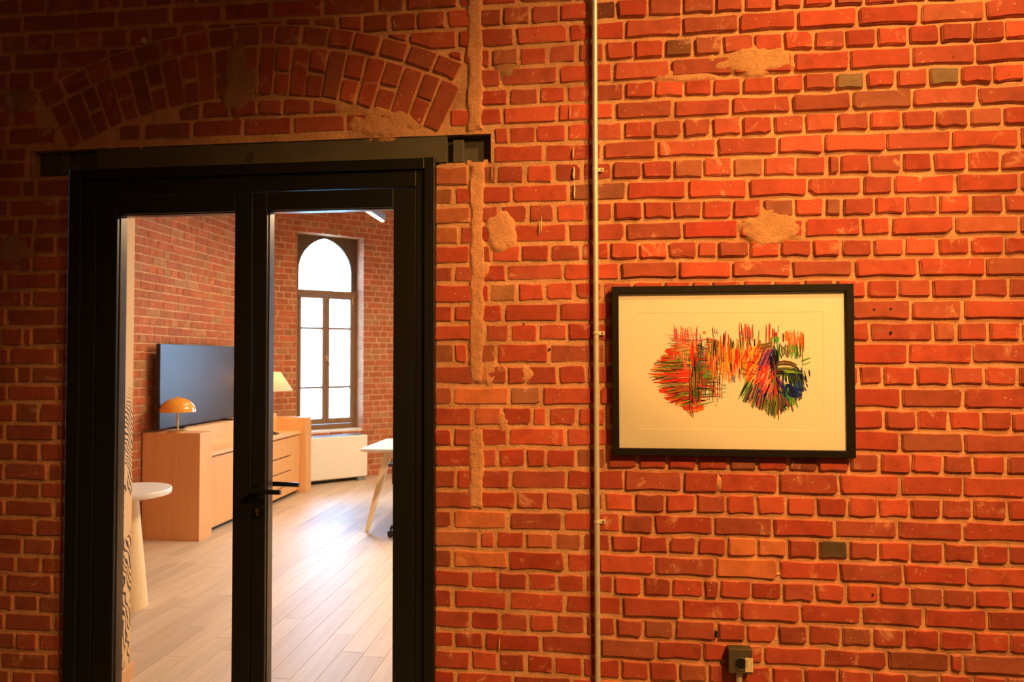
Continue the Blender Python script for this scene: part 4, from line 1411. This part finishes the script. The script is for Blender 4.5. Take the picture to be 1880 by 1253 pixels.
# neighbouring house outside, bleached by daylight
fac = tag(empty('building', P0 + Matrix.Rotation(WIN_ROT, 3, 'Z') @ Vector((.6, 9.0, -1.0)), WIN_ROT), 'pale stone house front outside the arched window', 'building')
MB().box(-7, 8, 0, .5, -3, 4.3).build('wall', M['stone'], fac)
MB().box(-7, 8, -.18, .0, 4.0, 4.35).build('cornice', M['stone'], fac)
MB().box(-7, 8, -.10, .0, 3.55, 3.68).build('string_course', M['stone'], fac)

# ------------------------------------------------------------------ radiator cover
rad = tag(empty('radiator_cover', P0, WIN_ROT), 'cream radiator cover under the arched window', 'radiator')
MB().box(.20, 1.136, -.28, -.02, .052, .600).build('casing', M['cream'], rad, .018, True, 3)
gr2 = MB()
for i in range(9): gr2.box(.23, 1.10, -.250 + i * .024, -.238 + i * .024, .598, .606)
gr2.build('grille', M['grey_metal'], rad)
MB().box(.26, .36, -.265, -.06, 0, .056).build('foot', M['grey_metal'], rad)
MB().box(1.00, 1.105, -.265, -.06, 0, .056).build('foot', M['grey_metal'], rad)
MB().box(.36, 1.0, -.16, -.05, .012, .054).build('gap_shade_strip', M['bezel'], rad)  # black strip standing in for the shade in the gap below the casing

# ------------------------------------------------------------------ sideboard
sb = tag(empty('sideboard', (-3.74, 4.38, 0)), 'long pale oak sideboard with raised end blocks along the brick wall', 'sideboard')
BB = (-3.74, 4.38, 0)


def spart(name, mat, *boxes, bevel=.003, parent=None):
    mb = MB()
    for b in boxes: mb.box(*b)
    o = mb.build(name, mat, parent or sb, bevel)
    return rel(o, BB) if parent is None else o


spart('end_block', M['oak'], (-4.001, -3.456, 3.157, 3.366, 0, .951))
spart('end_block', M['oak'], (-3.998, -3.43, 5.43, 5.585, 0, .905))
spart('back_panel', M['oak_h'], (-3.998, -3.80, 3.366, 5.43, .40, .955))
spart('carcass', M['oak'], (-3.998, -3.535, 3.366, 5.43, .07, .700))
spart('plinth', M['bezel'], (-3.99, -3.56, 3.366, 5.43, 0, .07))
spart('counter_top', M['oak_h'], (-3.82, -3.497, 3.366, 5.43, .712, .745))
spart('counter_shade_strip', M['bezel'], (-3.90, -3.545, 3.37, 5.425, .698, .714), bevel=0)  # black filler that paints the shadow line under the counter edge
for (a, b) in ((3.369, 3.95), (3.954, 4.548), (5.196, 5.427)):
    spart('cabinet_door', M['oak'], (-3.535, -3.513, a, b, .045, .694))
for z0, z1 in ((.045, .139), (.151, .306), (.318, .476), (.490, .694)):
    spart('drawer', M['oak'], (-3.535, -3.513, 4.552, 5.192, z0, z1))
spart('finger_slot', M['bezel'], (-3.536, -3.530, 4.56, 5.185, .136, .154), (-3.536, -3.530, 4.56, 5.185, .303, .321), (-3.536, -3.530, 4.56, 5.185, .473, .493), bevel=0)

tv = tag(empty('television', (-3.88, 3.95, .955)), 'large dark flat television leaning on the sideboard back', 'television')
TB = (-3.88, 3.95, .955)
rel(MB().box(-3.925, -3.888, 3.225, 4.605, .972, 1.748).build('housing', M['bezel'], tv, .004), TB)
rel(MB().box(-3.888, -3.8855, 3.231, 4.599, .984, 1.742).build('screen', M['screen'], tv), TB)
for y in (3.5, 4.4):
    rel(MB().box(-3.97, -3.81, y - .012, y + .012, .9555, .974).build('foot', M['bezel'], tv), TB)

ml = tag(empty('mushroom_lamp', (-3.725, 3.25, .952)), 'ochre mushroom table lamp on the near sideboard block', 'lamp')
MB().lathe([(.082, 0), (.082, .010), (.07, .014), (.012, .018)], 0, 0, 32).build('base', M['gold'], ml, smooth=True)
MB().tube([(0, 0, .015), (0, 0, .28)], .0085, 14).build('stem', M['gold'], ml, smooth=True)
dome = [(.152 * math.cos(t * math.pi / 2 / 10), .182 + .128 * math.sin(t * math.pi / 2 / 10)) for t in range(10)] + [(.006, .310)]
inner = [(r * .975, z - .002) for r, z in reversed(dome)]
MB().lathe(inner[::-1][::-1] + [(.152, .180)] + dome, 0, 0, 40, False).build('shade', M['ochre'], ml, smooth=True)
MB().lathe([(.010, .308), (.010, .316), (.004, .322)], 0, 0, 16).build('finial', M['ochre'], ml, smooth=True)

cl_ = tag(empty('table_lamp', (-3.665, 5.02, .745)), 'table lamp with a pale cone shade behind the door stile', 'lamp')
MB().lathe([(.075, 0), (.075, .012), (.012, .018)], 0, 0, 28).build('base', M['bezel'], cl_, smooth=True)
MB().tube([(0, 0, .016), (0, 0, .60)], .010, 12).build('stem', M['bezel'], cl_, smooth=True)
MB().lathe([(.228, .500), (.088, .715), (.086, .713), (.225, .500)], 0, 0, 40, False).build('shade', M['shade'], cl_, smooth=True)
MB().tube([(.05, 0, .012), (.09, -.10, .02), (.06, -.16, .06), (.03, -.10, .05), (.07, .02, .006), (.02, .12, .006)], .004, 8).build('cable', M['bezel'], cl_, smooth=True)
pl = bpy.data.lights.new('table_lamp_bulb', 'POINT'); pl.energy = 6; pl.color = WARM; pl.shadow_soft_size = .03
po = bpy.data.objects.new('table_lamp_bulb', pl); col.objects.link(po); po.location = (-3.665, 5.02, 1.38)

# ------------------------------------------------------------------ round pedestal table
rt = tag(empty('pedestal_table', (-3.01, 1.545, 0)), 'small round white table on a cone pedestal inside the door', 'table')
MB().lathe([(.126, 0), (.126, .006), (.062, .722)], 0, 0, 48).build('base', M['cream_base'], rt, smooth=True)
MB().lathe([(.240, .720), (.257, .724), (.260, .731), (.260, .755), (.256, .760), (.0, .760)], 0, 0, 64).build('table_top', M['white'], rt, smooth=True)

# ------------------------------------------------------------------ desk and chair
dk = tag(empty('desk', (-1.32, 4.15, 0)), 'white desk with slanted cream legs', 'desk')
hx, hy = .865, .44
MB().hexa([(-hx + .02, -hy + .02, .728), (hx - .02, -hy + .02, .728), (hx - .02, hy - .02, .728), (-hx + .02, hy - .02, .728)], [(-hx, -hy, .748), (hx, -hy, .748), (hx, hy, .748), (-hx, hy, .748)]) \
    .box(-hx, hx, -hy, hy, .748, .76).build('desk_top', M['white'], dk, .002)
for sx in (-1, 1):
    for sy in (-1, 1):
        tp, bt = Vector((sx * (hx - .24), sy * (hy - .14), .73)), Vector((sx * (hx - .105), sy * (hy + .09), .018))
        a, b = .036, .019
        lg = MB().hexa([(bt.x - b, bt.y - b, bt.z), (bt.x + b, bt.y - b, bt.z), (bt.x + b, bt.y + b, bt.z), (bt.x - b, bt.y + b, bt.z)],
                       [(tp.x - a, tp.y - a, tp.z), (tp.x + a, tp.y - a, tp.z), (tp.x + a, tp.y + a, tp.z), (tp.x - a, tp.y + a, tp.z)]).build('leg', M['cream_leg'], dk, .006)
        MB().tube([(bt.x, bt.y, 0), (bt.x, bt.y, .02)], .012, 12).build('foot', M['zinc_clip'], lg, smooth=True)
ch = tag(empty('office_chair', (-1.53, 3.60, 0), R(8)), 'black office chair on castors half hidden behind the door', 'chair')
MB().tube([(0, 0, .10), (0, 0, .42)], .025, 14).build('gas_column', M['chair_black'], ch, smooth=True)
for i in range(5):
    a = R(190 + 72 * i)
    e = Vector((math.cos(a) * .31, math.sin(a) * .31, 0))
    ar = MB().tube([(0, 0, .115), (e.x, e.y, .085)], [.026, .017], 10).build('base_arm', M['chair_black'], ch, smooth=True)
    px_, py_ = -math.sin(a), math.cos(a)
    MB().tube([(e.x + px_ * .024, e.y + py_ * .024, .030), (e.x + px_ * .006, e.y + py_ * .006, .030)], .030, 18).tube([(e.x - px_ * .006, e.y - py_ * .006, .030), (e.x - px_ * .024, e.y - py_ * .024, .030)], .030, 18) \
        .tube([(e.x, e.y, .03), (e.x, e.y, .085)], .010, 10).build('castor', M['chair_black'], ar, smooth=True)
MB().box(-.24, .24, -.22, .24, .43, .50).build('seat', M['chair_fabric'], ch, .03, True, 3)
MB().hexa([(-.21, -.27, .60), (.21, -.27, .60), (.21, -.23, .60), (-.21, -.23, .60)], [(-.19, -.34, .93), (.19, -.34, .93), (.19, -.31, .93), (-.19, -.31, .93)]).build('backrest', M['chair_fabric'], ch, .012, True)
MB().tube([(0, -.10, .43), (0, -.27, .46), (0, -.30, .70)], .018, 10).build('back_support', M['chair_black'], ch, smooth=True)
for sx in (-1, 1):
    ap = MB().tube([(sx * .20, 0, .45), (sx * .29, 0, .47), (sx * .29, 0, .64)], .014, 10).build('arm_post', M['chair_black'], ch, smooth=True)
    MB().box(sx * .29 - .035, sx * .29 + .035, -.10, .16, .635, .665).build('arm_pad', M['chair_black'], ap, .012, True)

# ------------------------------------------------------------------ linear pendant lamps of the inner room, one real and one added


def pendant(x, y0, y1, z, label, watts):
    t = tag(empty('pendant_light', (x, (y0 + y1) / 2, z)), label, 'lamp', 'linear pendants of the room behind')
    L = y1 - y0
    MB().box(-.032, .032, -L / 2, L / 2, .012, .085).build('housing', M['grey_metal'], t, .002)
    MB().box(-.018, .018, -L / 2 + .01, L / 2 - .01, .0, .013).build('diffuser', M['lamp_white'], t)
    for yy in (-L / 2 + .25, L / 2 - .25):
        MB().tube([(0, yy, .085), (0, yy, CEIL - z)], .0022, 6).build('suspension_wire', M['grey_metal'], t)
    area('pendant_lamp_light', (x, (y0 + y1) / 2, z - .006), (0, 0, 0), .05, L - .05, watts, ROOM)
    return t


pendant(-2.42, 3.3, 5.2, 3.20, 'slim grey linear pendant hanging high in the room behind', 36)
pendant(-.1, 2.5, 4.4, 3.20, 'slim grey linear pendant added out of view to brighten the room behind', 265)  # unseen second pendant, added for its light on the room
